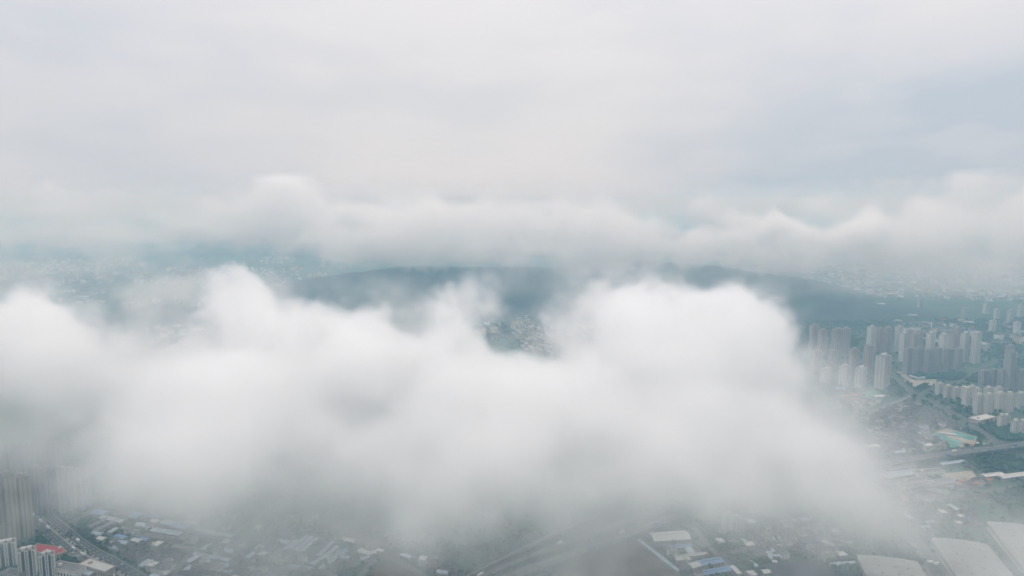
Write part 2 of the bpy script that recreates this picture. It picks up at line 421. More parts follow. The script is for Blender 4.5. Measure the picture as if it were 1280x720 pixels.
# turquoise dust netting laid over the construction ground, sheet by sheet
for k, q in enumerate([[(1166, 543), (1175, 540), (1200, 558), (1192, 562)], [(1190, 538), (1219, 546), (1216, 551), (1192, 545)], [(1184, 547), (1198, 550), (1206, 555), (1196, 556)]]):
    P = [at(*p) for p in q]; mb_ = MB(); n_ = 8
    for i in range(n_):
        for j in range(n_):
            f = lambda u, v: (P[0] * (1 - u) + P[1] * u) * (1 - v) + (P[3] * (1 - u) + P[2] * u) * v
            c4 = [f((i + a) / n_, (j + b) / n_) for a, b in ((0, 0), (1, 0), (1, 1), (0, 1))]
            mb_.quad(*[(p.x, p.y, .35 + .5 * math.sin(p.x * .7 + p.y * .33)) for p in c4])
    mb_.build("dust_netting", M['netting'], label=["long turquoise netting sheet along the village edge of the building site", "turquoise netting sheet on the far edge of the building site", "small turquoise netting sheet in the middle of the building site"][k], category="netting", group="netting over the building site")

# ------------------------------------------------------------------ viaducts (elevated highways)
def viaduct(label, px_pts, width, z, pier_gap=40, cat="viaduct", lanes=3, group=None):
    line = resample([at(*p, z) for p in px_pts], 20)
    root = empty("viaduct", (line[0].x, line[0].y, 0), 0, label, cat, group)
    off = Vector((line[0].x, line[0].y, 0)); ln = [p - off for p in line]; h = width / 2
    d = MB(); strip(d, ln, -h, h, 0, -1.6); d.build("deck", M['road_concrete'], root)
    s_ = MB(); strip(s_, ln, -h + .6, -.5, .03); strip(s_, ln, .5, h - .6, .03); s_.build("carriageway", M['asphalt'], root)
    for a in (-h, h - .4):
        p = MB(); strip(p, ln, a, a + .4, 1.1, .0); p.build("parapet", M['road_concrete'], root)
    p = MB(); strip(p, ln, -.3, .3, .9, .0); p.build("median_barrier", M['concrete'], root)
    mk = MB()
    for sg in (-1, 1):
        for q in range(1, lanes): dashes(mk, ln, sg * (.5 + (h - 1.1) / lanes * q), .05)
    mk.build("lane_marking", M['paint'], root, kind="stuff")
    acc = 0; pm = None
    for i in range(1, len(ln)):
        acc += (ln[i] - ln[i - 1]).length
        if acc >= pier_gap:
            acc = 0; dd = (ln[i] - ln[i - 1]); ang = math.atan2(dd.y, dd.x)
            if pm is None:
                q = MB(); w2 = h * .45
                q.box(-1, 1, -w2 - .9, -w2 + .9, 0, z - 3); q.box(-1, 1, w2 - .9, w2 + .9, 0, z - 3); q.box(-1.1, 1.1, -h * .85, h * .85, z - 3, z - 1.6, bottom=True); pm = q.mesh("pier", [M['concrete']])
            o = bpy.data.objects.new("pier", pm); COL.objects.link(o); o.parent = root; o.location = (ln[i].x, ln[i].y, 0); o.rotation_euler = (0, 0, ang)
    mark_line([Vector((p.x, p.y, 0)) for p in line], h * .8)
    return line
via_main = viaduct("broad grey elevated highway crossing beyond the white warehouses", [(1060, 583), (1091, 579.5), (1147, 572), (1215, 563), (1300, 552)], 26, 12)
via_a = viaduct("elevated highway nearest the bare brown earth, half lost in the cloud", [(600, 735), (647, 716), (715, 692), (779, 669), (850, 643)], 19, 13)
via_b = viaduct("middle elevated carriageway of the interchange under the cloud", [(575, 736), (622, 711), (692, 684), (777, 654), (830, 637)], 13, 9, lanes=2)
via_c = viaduct("elevated ramp farthest from the bare earth, fading into the cloud", [(560, 734), (590, 717), (636, 694), (711, 658), (760, 637)], 10, 7, lanes=2)

# ------------------------------------------------------------------ apartment towers
def tower_proto(W, Dp, floors, bays, wall, trim, kind):
    """plan with projecting and recessed bays, a window on every storey of every bay, parapet and lift houses"""
    H = floors * 3.0
    bw = W / bays; rec = 1.8
    front = []
    for b in range(bays):
        y = -Dp / 2 + (rec if b % 2 else 0) - (1.2 if kind == 'wing' and b in (0, bays - 1) else 0)
        front += [(-W / 2 + b * bw, y), (-W / 2 + (b + 1) * bw, y)]
    back = [(x, -y) for x, y in reversed(front)]
    body = MB(); body.prism(front + back, 0, H)
    win = MB(); bal = MB()
    for sgn in (-1, 1):
        for b in range(bays):
            xc = -W / 2 + (b + .5) * bw; y = (front[2 * b][1]) * (-sgn)
            for f in range(floors):
                z = f * 3.0
                if b % 2 == 0:
                    ww = bw * .55
                    win.box(xc - ww / 2, xc + ww / 2, min(y, y - .08 * -sgn), max(y, y - .08 * -sgn), z + .9, z + 2.5)
                else:
                    y2 = y + sgn * 1.1
                    bal.box(xc - bw / 2 + .05, xc + bw / 2 - .05, min(y, y2), max(y, y2), z + .1, z + 1.2)
                    win.box(xc - bw * .36, xc + bw * .36, min(y, y + sgn * .07), max(y, y + sgn * .07), z + 1.25, z + 2.7)
    for sgn in (-1, 1):
        for yy in (-Dp * .22, Dp * .22):
            for f in range(floors):
                x = sgn * W / 2; win.box(min(x, x + sgn * .08), max(x, x + sgn * .08), yy - .7, yy + .7, f * 3 + 1, f * 3 + 2.4)
    roof = MB()
    roof.box(-W / 2 + .3, W / 2 - .3, -Dp / 2 + rec + .2, Dp / 2 - rec - .2, H, H + .35)
    par = MB()
    for b in range(0, bays, 2):
        par.box(-W / 2 + b * bw - .1, -W / 2 + (b + 1) * bw + .1, -Dp / 2 - .1, -Dp / 2 + .5, H + .01, H + 1.5); par.box(-W / 2 + b * bw - .1, -W / 2 + (b + 1) * bw + .1, Dp / 2 - .5, Dp / 2 + .1, H + .01, H + 1.5)
    par.box(-W / 2 - .1, -W / 2 + .25, -Dp / 2 + .6, Dp / 2 - .6, H + .01, H + 1.4); par.box(W / 2 - .25, W / 2 + .1, -Dp / 2 + .6, Dp / 2 - .6, H + .01, H + 1.4)
    lh = MB(); q = W * .17
    lh.box(-q - 2.5, -q + 2.5, -3, 3, H + .3, H + 5.2); lh.box(q - 2.5, q + 2.5, -3, 3, H + .3, H + 5.2)
    lh.box(-q - 3, -q + 3, -3.4, 3.4, H + 5.2, H + 5.6, bottom=True); lh.box(q - 3, q + 3, -3.4, 3.4, H + 5.2, H + 5.6, bottom=True)
    return dict(wall=body.mesh("wall", [M[wall]]), window=win.mesh("window", [M['glass']]), balcony=bal.mesh("balcony", [M[trim]]),
                roof=roof.mesh("roof", [M['roof_grey']]), parapet=par.mesh("parapet", [M[trim if trim != 'balcony' else wall]]), lift_house=lh.mesh("lift_house", [M[wall]]), W=W, D=Dp, H=H)
TP = {
 'cream_slab': tower_proto(30, 14, 20, 9, 'white_wall', 'cream_wall', 'flat'),
 'white_point': tower_proto(22, 16, 18, 5, 'white_wall', 'balcony', 'wing'),
 'beige_high': tower_proto(26, 17, 30, 7, 'beige_wall', 'brown_wall', 'wing'),
 'pink_high': tower_proto(27, 17, 31, 7, 'pink_wall', 'grey_wall', 'wing'),
 'grey_high': tower_proto(26, 18, 31, 7, 'grey_wall', 'balcony', 'wing'),
 'pale_high': tower_proto(28, 18, 30, 7, 'white_wall', 'grey_wall', 'wing'),
 'white_low': tower_proto(20, 14, 9, 5, 'white_wall', 'grey_wall', 'flat'),
}
PROTO_OBJ = {}
def tower(px, py, wpx, hpx, kind, rz, label, group, cat="tower block", name="apartment_tower"):
    p = at(px, py); dist = math.hypot(p.y, CAM_H) * 1.0
    T_ = TP[kind]
    w_ = wpx * dist / FPX / (abs(math.cos(rz)) + abs(math.sin(rz)) * .6); h_ = hpx * dist / FPX / math.cos(math.atan2(CAM_H, p.y))
    sx = max(.6, min(1.5, w_ / T_['W'])); sz = max(.5, min(1.6, h_ / (T_['H'] + 3)))
    if kind not in PROTO_OBJ:
        r = empty(name, (0, 0, 0), 0, label, cat, group)
        KIDS[r.name] = []
        for part in ('wall', 'window', 'balcony', 'roof', 'parapet', 'lift_house'):
            o = bpy.data.objects.new(part, T_[part]); COL.objects.link(o); o.parent = r; KIDS[r.name].append(o)
            if part in ('window', 'balcony', 'parapet'): o["kind"] = "stuff"
        PROTO_OBJ[kind] = r
    else:
        r = copy_tree(PROTO_OBJ[kind])
    r.name = name; 
    if PROTO_OBJ[kind] is r: KIDS[r.name] = [c for k_, v_ in list(KIDS.items()) if k_ != r.name for c in v_ if c.parent is r] or KIDS.get(r.name, [])
    r.location = (p.x, p.y, 0); r.rotation_euler = (0, 0, rz); r.scale = (sx, max(.8, min(1.2, sx)), sz)
    r["label"] = label; r["group"] = group; r["category"] = cat
    mark_rect(p.x, p.y, T_['W'] * sx, T_['D'] * sx, rz, 3)
    return r
ORD = ["first", "second", "third", "fourth", "fifth", "sixth", "seventh", "eighth", "ninth", "tenth", "eleventh", "twelfth", "thirteenth", "fourteenth"]
def tower_row(items, kind, rz, look, where, group, cat="tower block"):
    for i, it in enumerate(items):
        k = it[4] if len(it) > 4 else kind
        tower(it[0], it[1], it[2], it[3], k, rz + RNG.uniform(-.05, .05), f"{look}, {ORD[i]} from left {where}", group, cat)
a1 = math.radians(24)
tower_row([(3, 676, 15, 70), (16, 674, 17, 72), (33, 669, 16, 66)], 'beige_high', math.radians(-32), "tall dun residential tower", "by the avenue", "tall dun towers beside the avenue")
tower_row([(50, 641, 12, 52), (63, 640, 10, 50), (78, 640, 12, 50), (92, 637, 11, 47), (106, 634, 10, 44)], 'grey_high', math.radians(-30), "grey residential tower fading into mist", "behind the avenue", "towers in the mist behind the avenue")
tower_row([(6, 612, 12, 52), (20, 610, 11, 50), (36, 607, 11, 48), (58, 606, 11, 48), (76, 606, 12, 48)], 'grey_high', math.radians(-28), "faint tower nearly hidden by cloud", "in the farthest row", "towers in the mist behind the avenue")
tower_row([(190, 645, 9, 26), (203, 645, 9, 27), (222, 644, 9, 27), (234, 641, 9, 24)], 'grey_high', math.radians(-25), "dim tower half in cloud", "behind the blue roofed sheds", "dim towers behind the factory sheds")
tower_row([(10, 705, 21, 25), (36, 718, 20, 28), (61, 724, 17, 28)], 'white_point', math.radians(28), "white apartment block with rows of dark windows", "beside the red roofed hall", "white apartment blocks beside the red roof")
tower_row([(910, 663, 5, 15), (923, 668, 6, 14), (917, 667, 4, 12)], 'white_point', math.radians(10), "narrow pale block", "rising from the misty trees", "narrow pale blocks in the mist")
# right hand district
tower(1102, 485, 21, 41, 'pale_high', math.radians(38), "tallest cream tower block standing alone in front of the high-rise estate", "cream blocks before the estate")
tower(1075, 484, 13, 25, 'white_point', math.radians(36), "cream tower block between the tallest one and the cloud edge", "cream blocks before the estate")
tower(1055, 481, 13, 24, 'white_point', math.radians(36), "cream tower block above the small blue roof", "cream blocks before the estate")
tower(1032, 478, 12, 18, 'white_point', math.radians(36), "low cream block dissolving into the cloud edge", "cream blocks before the estate")
tower_row([(1016, 444, 10, 38), (1027, 446, 10, 34), (1045, 448, 12, 37), (1055, 447, 11, 37)], 'pink_high', math.radians(15), "hazy pink residential tower", "between the cloud and the hill foot", "pink towers at the hill foot")
tower_row([(1020, 468, 11, 30), (1066, 470, 10, 34), (1084, 472, 11, 40), (1040, 466, 9, 28)], 'pink_high', math.radians(12), "dim dusky pink tower", "behind the cream blocks", "pink towers at the hill foot")
tower_row([(1088, 441, 10, 33, 'pale_high'), (1098, 441, 8, 31), (1108, 440, 9, 31), (1122, 440, 9, 32, 'pale_high'), (1135, 438, 8, 26), (1148, 437, 8, 24), (1187, 438, 7, 25), (1195, 437, 8, 28)], 'pink_high', math.radians(18), "far residential tower", "in estate back row", "back row of the high-rise estate")
tower_row([(1128, 452, 8, 36, 'pale_high'), (1141, 455, 8, 37), (1161, 456, 9, 40, 'pale_high'), (1177, 458, 9, 40, 'pale_high'), (1190, 456, 8, 38), (1204, 452, 9, 36, 'pale_high'), (1218, 454, 10, 38, 'pale_high')], 'pink_high', math.radians(18), "pale striped residential tower", "in estate middle row", "middle row of the high-rise estate")
tower_row([(1133, 467, 9, 32), (1146, 468, 9, 33), (1159, 469, 10, 32), (1170, 469, 9, 34), (1184, 468, 10, 32), (1196, 466, 9, 30)], 'grey_high', math.radians(18), "shadowy grey tower", "in estate front row", "front row of the high-rise estate")
tower_row([(1229, 487, 11, 24), (1241, 487, 10, 25), (1252, 489, 10, 27), (1260, 464, 9, 32), (1274, 490, 11, 28)], 'grey_high', math.radians(10), "blue grey tower block", "behind the cream slab estate", "grey towers behind the cream slabs")
tower(1260, 490, 11, 50, 'grey_high', math.radians(14), "very tall slender grey tower rising above the cream slab estate", "grey towers behind the cream slabs")
tower_row([(1174, 493, 8, 14), (1184, 499, 10, 17), (1194, 500, 9, 16), (1204, 498, 9, 14), (1214, 497, 9, 13)], 'cream_slab', math.radians(20), "cream slab block", "in cream estate back row", "cream slab estate by the road")
tower_row([(1207, 509, 10, 24), (1220, 508, 10, 22), (1234, 503, 11, 19), (1247, 502, 10, 18)], 'cream_slab', math.radians(20), "cream slab block", "in cream estate middle row", "cream slab estate by the road")
tower_row([(1222, 517, 12, 24), (1234, 518, 11, 25), (1248, 515, 11, 24), (1260, 515, 11, 24), (1274, 511, 12, 20)], 'cream_slab', math.radians(20), "tall cream slab block", "in cream estate front row", "cream slab estate by the road")
tower_row([(1251, 534, 8, 15), (1257, 533, 7, 14), (1268, 543, 9, 17), (1277, 541, 8, 15)], 'white_low', math.radians(20), "small cream apartment block", "above the elevated highway", "small blocks above the highway")
# far left
tower_row([(27, 342, 5, 14), (53, 369, 5, 19), (58, 368, 4, 16), (5, 350, 5, 16), (14, 352, 4, 14), (95, 352, 5, 14), (120, 350, 4, 12), (225, 360, 5, 16), (238, 362, 5, 17), (180, 345, 5, 12)], 'pale_high', math.radians(5), "ghostly pale tower in the haze", "of the far city beyond the cloud", "towers of the far city")
tower_row([(1245, 400, 5, 14), (1262, 402, 5, 15), (1275, 396, 6, 16), (1232, 392, 5, 12), (1205, 398, 5, 11), (1150, 385, 4, 9), (1270, 420, 6, 18), (1240, 415, 6, 15)], 'pale_high', math.radians(8), "small hazy tower", "of the far town", "towers of the far town")

# ------------------------------------------------------------------ sheds, halls, warehouses
def shed(c, w_, d_, h_, rz, roof, label, group=None, wall='grey_wall', style='gable', cat="shed", name="factory_shed"):
    root = empty(name, (c.x, c.y, 0), rz, label, cat, group)
    a, b = w_ / 2, d_ / 2
    wm = MB(); wm.box(-a, a, -b, b, 0, h_)
    rm = MB(); rise = d_ * .13 if style == 'gable' else .4
    if style == 'gable':
        wm.poly([(-a, -b, h_), (-a, b, h_), (-a, 0, h_ + rise)]); wm.poly([(a, b, h_), (a, -b, h_), (a, 0, h_ + rise)])
        n_ = max(2, int(w_ / 6))
        for i in range(n_):                      # sheets laid side by side, every other one a touch higher
            x0, x1 = -a - .4 + (w_ + .8) * i / n_, -a - .4 + (w_ + .8) * (i + 1) / n_ ; e = .05 + .1 * (i % 2)
            for s_ in (-1, 1):
                p = [(x0, s_ * (b + .5), h_ - .15 + e), (x1, s_ * (b + .5), h_ - .15 + e), (x1, 0, h_ + rise + e), (x0, 0, h_ + rise + e)]
                rm.quad(*(p if s_ < 0 else p[::-1]))
    elif style == 'arch':
        n_ = 14; k_ = max(4, int(w_ / 8))
        for i in range(n_):
            t0, t1 = i / n_ * 2 - 1, (i + 1) / n_ * 2 - 1
            z0, z1 = h_ + d_ * .028 * (1 - t0 * t0), h_ + d_ * .028 * (1 - t1 * t1)
            for q in range(k_):
                x0, x1 = -a - .3 + (w_ + .6) * q / k_, -a - .3 + (w_ + .6) * (q + 1) / k_; e = .08 * (q % 2) + .05
                rm.quad((x0, t0 * (b + .4), z0 + e), (x1, t0 * (b + .4), z0 + e), (x1, t1 * (b + .4), z1 + e), (x0, t1 * (b + .4), z1 + e))
        sm_ = MB(); zc = lambda t: h_ + d_ * .028 * (1 - t * t)
        for q in range(1, k_ * 2):
            x = -a + w_ * q / (k_ * 2); wd_ = .45 if q % 6 else 1.6
            for i in range(n_):
                t0, t1 = i / n_ * 2 - 1, (i + 1) / n_ * 2 - 1
                sm_.quad((x - wd_ / 2, t0 * b, zc(t0) + .28), (x + wd_ / 2, t0 * b, zc(t0) + .28), (x + wd_ / 2, t1 * b, zc(t1) + .28), (x - wd_ / 2, t1 * b, zc(t1) + .28))
        sm_.build("roof_seam", M['roof_grey'], root, kind="stuff")
        vn = MB()
        for q in range(int(w_ / 18)):
            for sy in (-.45, .1, .5):
                x = -a + 9 + q * 18; vn.box(x - 1, x + 1, sy * b - 1, sy * b + 1, zc(sy) - .2, zc(sy) + 1.3)
        if vn.v: vn.build("roof_vent", M['concrete'], root, kind="stuff")
        pts = [(i / n_ * 2 - 1) for i in range(n_ + 1)]
        wm.poly([(-a, t * b, h_ + d_ * .028 * (1 - t * t)) for t in reversed(pts)]); wm.poly([(a, t * b, h_ + d_ * .028 * (1 - t * t)) for t in pts])
    else:
        rm.box(-a - .2, a + .2, -b - .2, b + .2, h_, h_ + .4); 
        par = MB()
        par.ring(a + .2, b + .2, .5, h_ + .4, h_ + 1.3)
        par.build("parapet", M[wall], root)
        hut = MB(); hut.box(-a * .5 - 2, -a * .5 + 2, -2, 2, h_ + .4, h_ + 3.2); hut.build("stair_hut", M[wall], root)
    wm.build("wall", M[wall], root); rm.build("roof", M[roof], root)
    wn = MB(); n_ = max(2, int(w_ / 5))
    for i in range(n_):
        x = -a + w_ * (i + .5) / n_
        for s_ in (-1, 1): wn.box(x - 1.1, x + 1.1, min(s_ * b, s_ * (b + .08)), max(s_ * b, s_ * (b + .08)), h_ * .45, h_ * .75)
    wn.build("window", M['glass'], root, kind="stuff")
    if style == 'gable' and w_ > 25:
        vt = MB(); vt.box(-a * .8, a * .8, -.7, .7, h_ + rise - .2, h_ + rise + .9); vt.build("ridge_vent", M[roof], root)
    mark_rect(c.x, c.y, w_, d_, rz, 2)
    return root
def shed_px(p0, p1, depth, h_, roof, label, **k):
    """a shed whose near long side runs between two pixels of ground"""
    A, B = at(*p0), at(*p1); d = B - A; rz = math.atan2(d.y, d.x); nrm = Vector((-d.y, d.x, 0)).normalized()
    c = (A + B) / 2 + nrm * depth / 2
    return shed(c, d.length, depth, h_, rz, roof, label, **k)
G1 = "factory sheds beyond the avenue"
shed_px((113, 646), (128, 648), 14, 6, 'roof_blue', "small blue roofed shed where the side road bends", group=G1)
shed_px((124, 651), (151, 657), 9, 5, 'roof_pale', "long narrow pale shed edging the car park", group=G1)
shed_px((142, 646), (160, 649), 16, 6, 'roof_brown', "grey brown roofed shed in the misty back row", group=G1)
shed_px((160, 650), (171, 652), 18, 6, 'roof_blue', "blue roofed shed joined to the grey brown one", group=G1)
shed_px((182, 650), (198, 652), 14, 6, 'roof_blue', "short blue shed below the dim misty towers", group=G1)
shed_px((187, 656), (195, 658), 9, 6, 'roof_white', "tiny bright white roofed building among blue sheds", group=G1)
shed_px((199, 658), (214, 661), 12, 6, 'roof_pale', "pale blue shed next to the bright blue one", group=G1)
shed_px((212, 662), (231, 666), 14, 6, 'roof_blue', "bright blue roofed shed at the edge of the mist", group=G1)
shed_px((188, 669), (224, 675), 11, 7, 'roof_pale', "longest pale blue factory shed", group=G1)
shed_px((179, 674), (214, 680), 9, 6, 'roof_grey', "beige grey shed lying in front of the longest blue one", group=G1, wall='beige_wall')
shed_px((142, 675), (153, 678), 9, 5, 'roof_blue', "small blue shed below the car park", group=G1)
shed_px((163, 679), (173, 682), 8, 5, 'roof_white', "small white shed below the car park", group=G1)
shed_px((173, 677), (183, 680), 7, 5, 'roof_blue', "small blue shed touching the beige one", group=G1)
shed_px((120, 677), (128, 679), 8, 5, 'roof_white', "lone white roofed hut by the avenue trees", group=G1)
shed_px((112, 663), (138, 651), 8, 5, 'roof_grey', "long grey shed running up towards the side road", group=G1)
shed_px((120, 668), (146, 655), 8, 5, 'roof_grey', "second long grey shed parallel to the car park", group=G1)
shed_px((232, 651), (249, 652), 9, 5, 'roof_white', "cluster of white roofs melting into the mist", group=G1)
shed_px((231, 657), (244, 659), 8, 5, 'roof_white', "white roofed shed near the bright blue one", group=G1)
shed_px((242, 666), (265, 671), 8, 5, 'roof_pale', "thin pale shed right of the longest blue one", group=G1)
shed_px((270, 672), (288, 676), 10, 5, 'roof_pale', "pale shed above the dark tree clump", group=G1)
shed_px((215, 687), (243, 693), 8, 5, 'roof_grey', "grey shed along the edge of the dark village", group=G1)
shed_px((240, 697), (285, 706), 7, 5, 'roof_pale', "long thin pale roof across the dark village", group=G1)
# hall with the red roof
P = [at(*p, 9) for p in ((41, 689), (46, 680), (73, 684), (84, 689), (67, 695))]
c0 = sum(P, Vector()) / 5; root = empty("hall", (c0.x, c0.y, 0), 0, "low beige hall with a bright red flat roof by the avenue", "hall")
q = MB(); plan = [((p - c0).x, (p - c0).y) for p in P][::-1]
q = MB(); q.prism(plan, 0, 9); q.build("wall", M['cream_wall'], root)
q = MB(); q.prism([(x * .97, y * .97) for x, y in plan], 9.02, 9.5); q.build("roof", M['roof_red'], root)
q = MB(); n_ = len(plan)
for i in range(n_):
    (x0, y0), (x1, y1) = plan[i], plan[(i + 1) % n_]
    q.quad((x0, y0, 9), (x1, y1, 9), (x1, y1, 10.3), (x0, y0, 10.3)); q.quad((x0 * .97, y0 * .97, 10.3), (x0, y0, 10.3), (x1, y1, 10.3), (x1 * .97, y1 * .97, 10.3)); q.quad((x1 * .97, y1 * .97, 9.4), (x0 * .97, y0 * .97, 9.4), (x0 * .97, y0 * .97, 10.3), (x1 * .97, y1 * .97, 10.3))
q.build("parapet", M['cream_wall'], root)
for dx, dy in ((0, -6), (13, 3)):
    q = MB(); q.box(dx - 2, dx + 2, dy - 2, dy + 2, 9.5, 12.2); q.build("stair_hut", M['white_wall'], root)
q = MB()
for i in range(n_):
    A, B = Vector(plan[i]), Vector(plan[(i + 1) % n_]); d = B - A; k_ = int(d.length / 3.2); u = d.normalized(); nn = Vector((u.y, -u.x))
    for j in range(k_):
        for z in (1.2, 4.2, 7.0):
            p = A + u * (j + .5) * d.length / k_; e = p + nn * .06
            q.quad((*(e - u * .9), z), (*(e + u * .9), z), (*(e + u * .9), z + 1.3), (*(e - u * .9), z + 1.3))
q.build("window", M['glass'], root, kind="stuff"); mark_poly(P, 3)
# buildings round the white blocks in the corner
shed_px((99, 716), (132, 726), 16, 12, 'roof_white', "white flat roofed building with a pinkish parapet beside the avenue", style='flat', wall='pink_wall', cat="building", name="building")
shed_px((60, 722), (95, 729), 18, 14, 'roof_grey', "pale low block joining the white apartments at the picture edge", style='flat', wall='white_wall', cat="building", name="building")
shed_px((94, 722), (112, 727), 14, 8, 'roof_pale', "pale blue roofed building next to the white flat roof", style='flat', wall='grey_wall', cat="building", name="building")
shed_px((0, 724), (22, 728), 14, 8, 'roof_grey', "grey roofed building in the corner below the white apartments", style='flat', cat="building", name="building")
shed_px((85, 700), (97, 704), 9, 7, 'roof_grey', "small grey roofed building between the red roof and the avenue", style='flat', cat="building", name="building")
# middle
G2 = "sheds along the bare brown strip"
shed_px((429, 679), (441, 682), 9, 5, 'roof_white', "white shed at the far end of the brown strip", group=G2)
shed_px((446, 693), (459, 697), 9, 5, 'roof_white', "white hut uppermost in the cluster by the brown earth", group=G2)
shed_px((459, 698), (471, 695), 8, 5, 'roof_white', "white hut angled across the cluster by the brown earth", group=G2)
shed_px((452, 704), (463, 701), 7, 5, 'roof_pale', "pale hut lowest in the cluster by the brown earth", group=G2)
shed_px((470, 692), (478, 694), 6, 5, 'roof_white', "tiny white hut beside the dirt road", group=G2)
shed_px((422, 696), (435, 693), 10, 5, 'roof_blue', "single blue roofed shed left of the white huts", group=G2)
shed_px((410, 703), (432, 695), 7, 4, 'roof_pale', "pale shed touching the blue roofed one", group=G2)
shed_px((500, 697), (512, 701), 7, 4, 'roof_pale', "pale hut on the green strip beside the brown earth", group=G2)
for k, (a, b) in enumerate([((365, 689), (386, 672)), ((371, 691), (392, 673)), ((378, 692), (398, 675)), ((400, 697), (418, 680)), ((408, 700), (424, 685)), ((352, 694), (372, 678)), ((392, 708), (410, 696)), ((402, 714), (422, 700))]):
    shed_px(a, b, 6, 3, 'roof_pale', f"{ORD[k]} from the left of the long narrow greenhouses in thin mist", group="greenhouses in the thin mist", cat="greenhouse", name="greenhouse")
G3 = "factory buildings under the cloud edge"
shed_px((818, 683), (864, 680), 26, 8, 'roof_white', "big whitish roofed factory hall under the cloud edge", group=G3)
shed_px((838, 690), (866, 688), 8, 6, 'roof_blue', "blue roofed lean-to in front of the whitish factory hall", group=G3)
shed_px((812, 677), (822, 676), 14, 7, 'roof_blue', "small blue shed at the corner of the whitish hall", group=G3)
shed_px((876, 713), (905, 708), 13, 7, 'roof_blue', "clear blue roofed shed below the trees", group=G3)
shed_px((866, 716), (877, 713), 12, 7, 'roof_white', "white roofed shed joined to the clear blue one", group=G3)
shed_px((880, 724), (914, 718), 11, 6, 'roof_blue', "blue roofed shed at the bottom edge of the view", group=G3)
shed_px((845, 701), (884, 697), 6, 5, 'roof_white', "thin white row building across the yard", group=G3)
shed_px((797, 679), (846, 718), 5, 5, 'roof_pale', "very long thin pale blue roof bounding the brown earth", group=G3)
shed_px((895, 699), (933, 691), 7, 5, 'roof_brown', "brownish row building behind the clear blue shed", group=G3)
shed_px((912, 712), (922, 722), 7, 5, 'roof_white', "white roofed row beside the small lane", group=G3)
shed_px((955, 722), (964, 721), 9, 6, 'roof_white', "small white building left of the dark panel field", group=G3)
shed_px((966, 707), (972, 707), 6, 5, 'roof_white', "tiny bright white hut above the dark panel field", group=G3)
# dark panel field
root = empty("panel_field", at(1000, 716), math.radians(8), "dark field of low ground panels at the bottom edge", "solar field")
k = 0
for i in range(9):
    for j in range(12):
        q = MB(); x, y = -42 + j * 7.4, -20 + i * 5.2
        if k == 0:
            q.quad((-3.3, -1.5, .7), (3.3, -1.5, .7), (3.3, 1.5, 1.9), (-3.3, 1.5, 1.9)); q.box(-3, -2.8, -.1, .1, 0, 1.2); q.box(2.8, 3, -.1, .1, 0, 1.2); pm_ = q.mesh("panel", [M['panel']])
        o = bpy.data.objects.new("panel", pm_); COL.objects.link(o); o.parent = root; o.location = (x, y, 0); k += 1
mark_rect(root.location.x, root.location.y, 90, 50, root.rotation_euler.z)
# right: rows by the viaduct
G4 = "buildings beside the elevated highway"
shed_px((1108, 603), (1150, 597), 22, 8, 'roof_pale', "long pale blue roof below the elevated highway", group=G4)
shed_px((1148, 600), (1180, 597), 15, 12, 'roof_brown', "brown roofed block behind the white apartment rows", group=G4, style='flat', wall='white_wall', cat="building", name="building")
shed_px((1128, 614), (1158, 609), 13, 14, 'roof_brown', "white apartment row with a brown flat roof nearer the cloud", group=G4, style='flat', wall='white_wall', cat="building", name="building")
shed_px((1160, 616), (1194, 610), 13, 14, 'roof_grey', "white apartment row with a grey flat roof nearer the village", group=G4, style='flat', wall='white_wall', cat="building", name="building")
shed_px((1112, 592), (1146, 587), 16, 6, 'roof_grey', "grey roofed shed just below the elevated highway", group=G4)
shed_px((1178, 584), (1207, 580), 10, 5, 'roof_pale', "pale shed near the vivid green sheeting", group=G4)
shed_px((1232, 600), (1256, 597), 12, 6, 'roof_white', "white roofed shed left of the last white roof", group=G4)
shed_px((1254, 602), (1290, 597), 14, 6, 'roof_white', "white roofed shed at the picture edge below the highway", group=G4)
q = MB(); P = [at(*p) for p in ((1176, 578.6), (1184, 577.6), (1184.5, 576.4), (1177, 577.4))]
c0 = P[0].copy(); q.prism([((p - c0).x, (p - c0).y) for p in P], 0, 1.6); o = q.build("sheeting", M['net_green'], label="strip of vivid green sheeting beside the elevated highway", category="sheeting"); o.location = c0
shed_px((1085, 563), (1100, 561), 12, 6, 'roof_white', "white roofed shed at the cloud edge above the highway", group=G4)
shed_px((1120, 570), (1133, 568), 10, 6, 'roof_pale', "pale roof tucked behind the elevated highway", group=G4)
shed_px((1159, 565), (1166, 563), 10, 12, 'roof_white', "small white block left of the netting above the highway", group=G4, wall='cream_wall')
shed_px((1171, 563), (1176, 562), 8, 11, 'roof_grey', "small cream block left of the netting above the highway", group=G4, wall='cream_wall')
shed_px((1178, 562), (1183, 561), 8, 10, 'roof_brown', "small cream block nearest the netting above the highway", group=G4, wall='cream_wall')
shed_px((1174, 543), (1196, 546), 7, 4, 'roof_white', "yellowish white site hut row on the building site", group=G4, wall='cream_wall')
shed_px((1203, 557), (1216, 560), 9, 5, 'roof_orange', "orange roofed site building at the corner of the netting", group=G4, wall='cream_wall')
shed_px((1220, 556), (1230, 558), 8, 4, 'roof_white', "white site hut beyond the netting corner", group=G4)
# school, sports ground
shed_px((1054, 501), (1074, 499), 11, 11, 'roof_orange', "pink school building beside the green sports field", style='flat', wall='pink_wall', cat="school", name="school")
shed_px((1094, 499), (1107, 498), 14, 6, 'roof_white', "white roofed hall on the far side of the sports field", cat="hall", name="hall")
shed_px((1044, 490), (1058, 489), 16, 7, 'roof_blue', "small blue roofed shed under the cream blocks", cat="shed")
shed_px((1224, 531), (1245, 526), 24, 9, 'roof_white', "white and pink flat roofed building before the cream estate", style='flat', wall='pink_wall', cat="building", name="building")
shed_px((1276, 512), (1290, 514), 16, 8, 'roof_blue', "blue roofed building at the picture edge by the cream estate", cat="building", name="building")
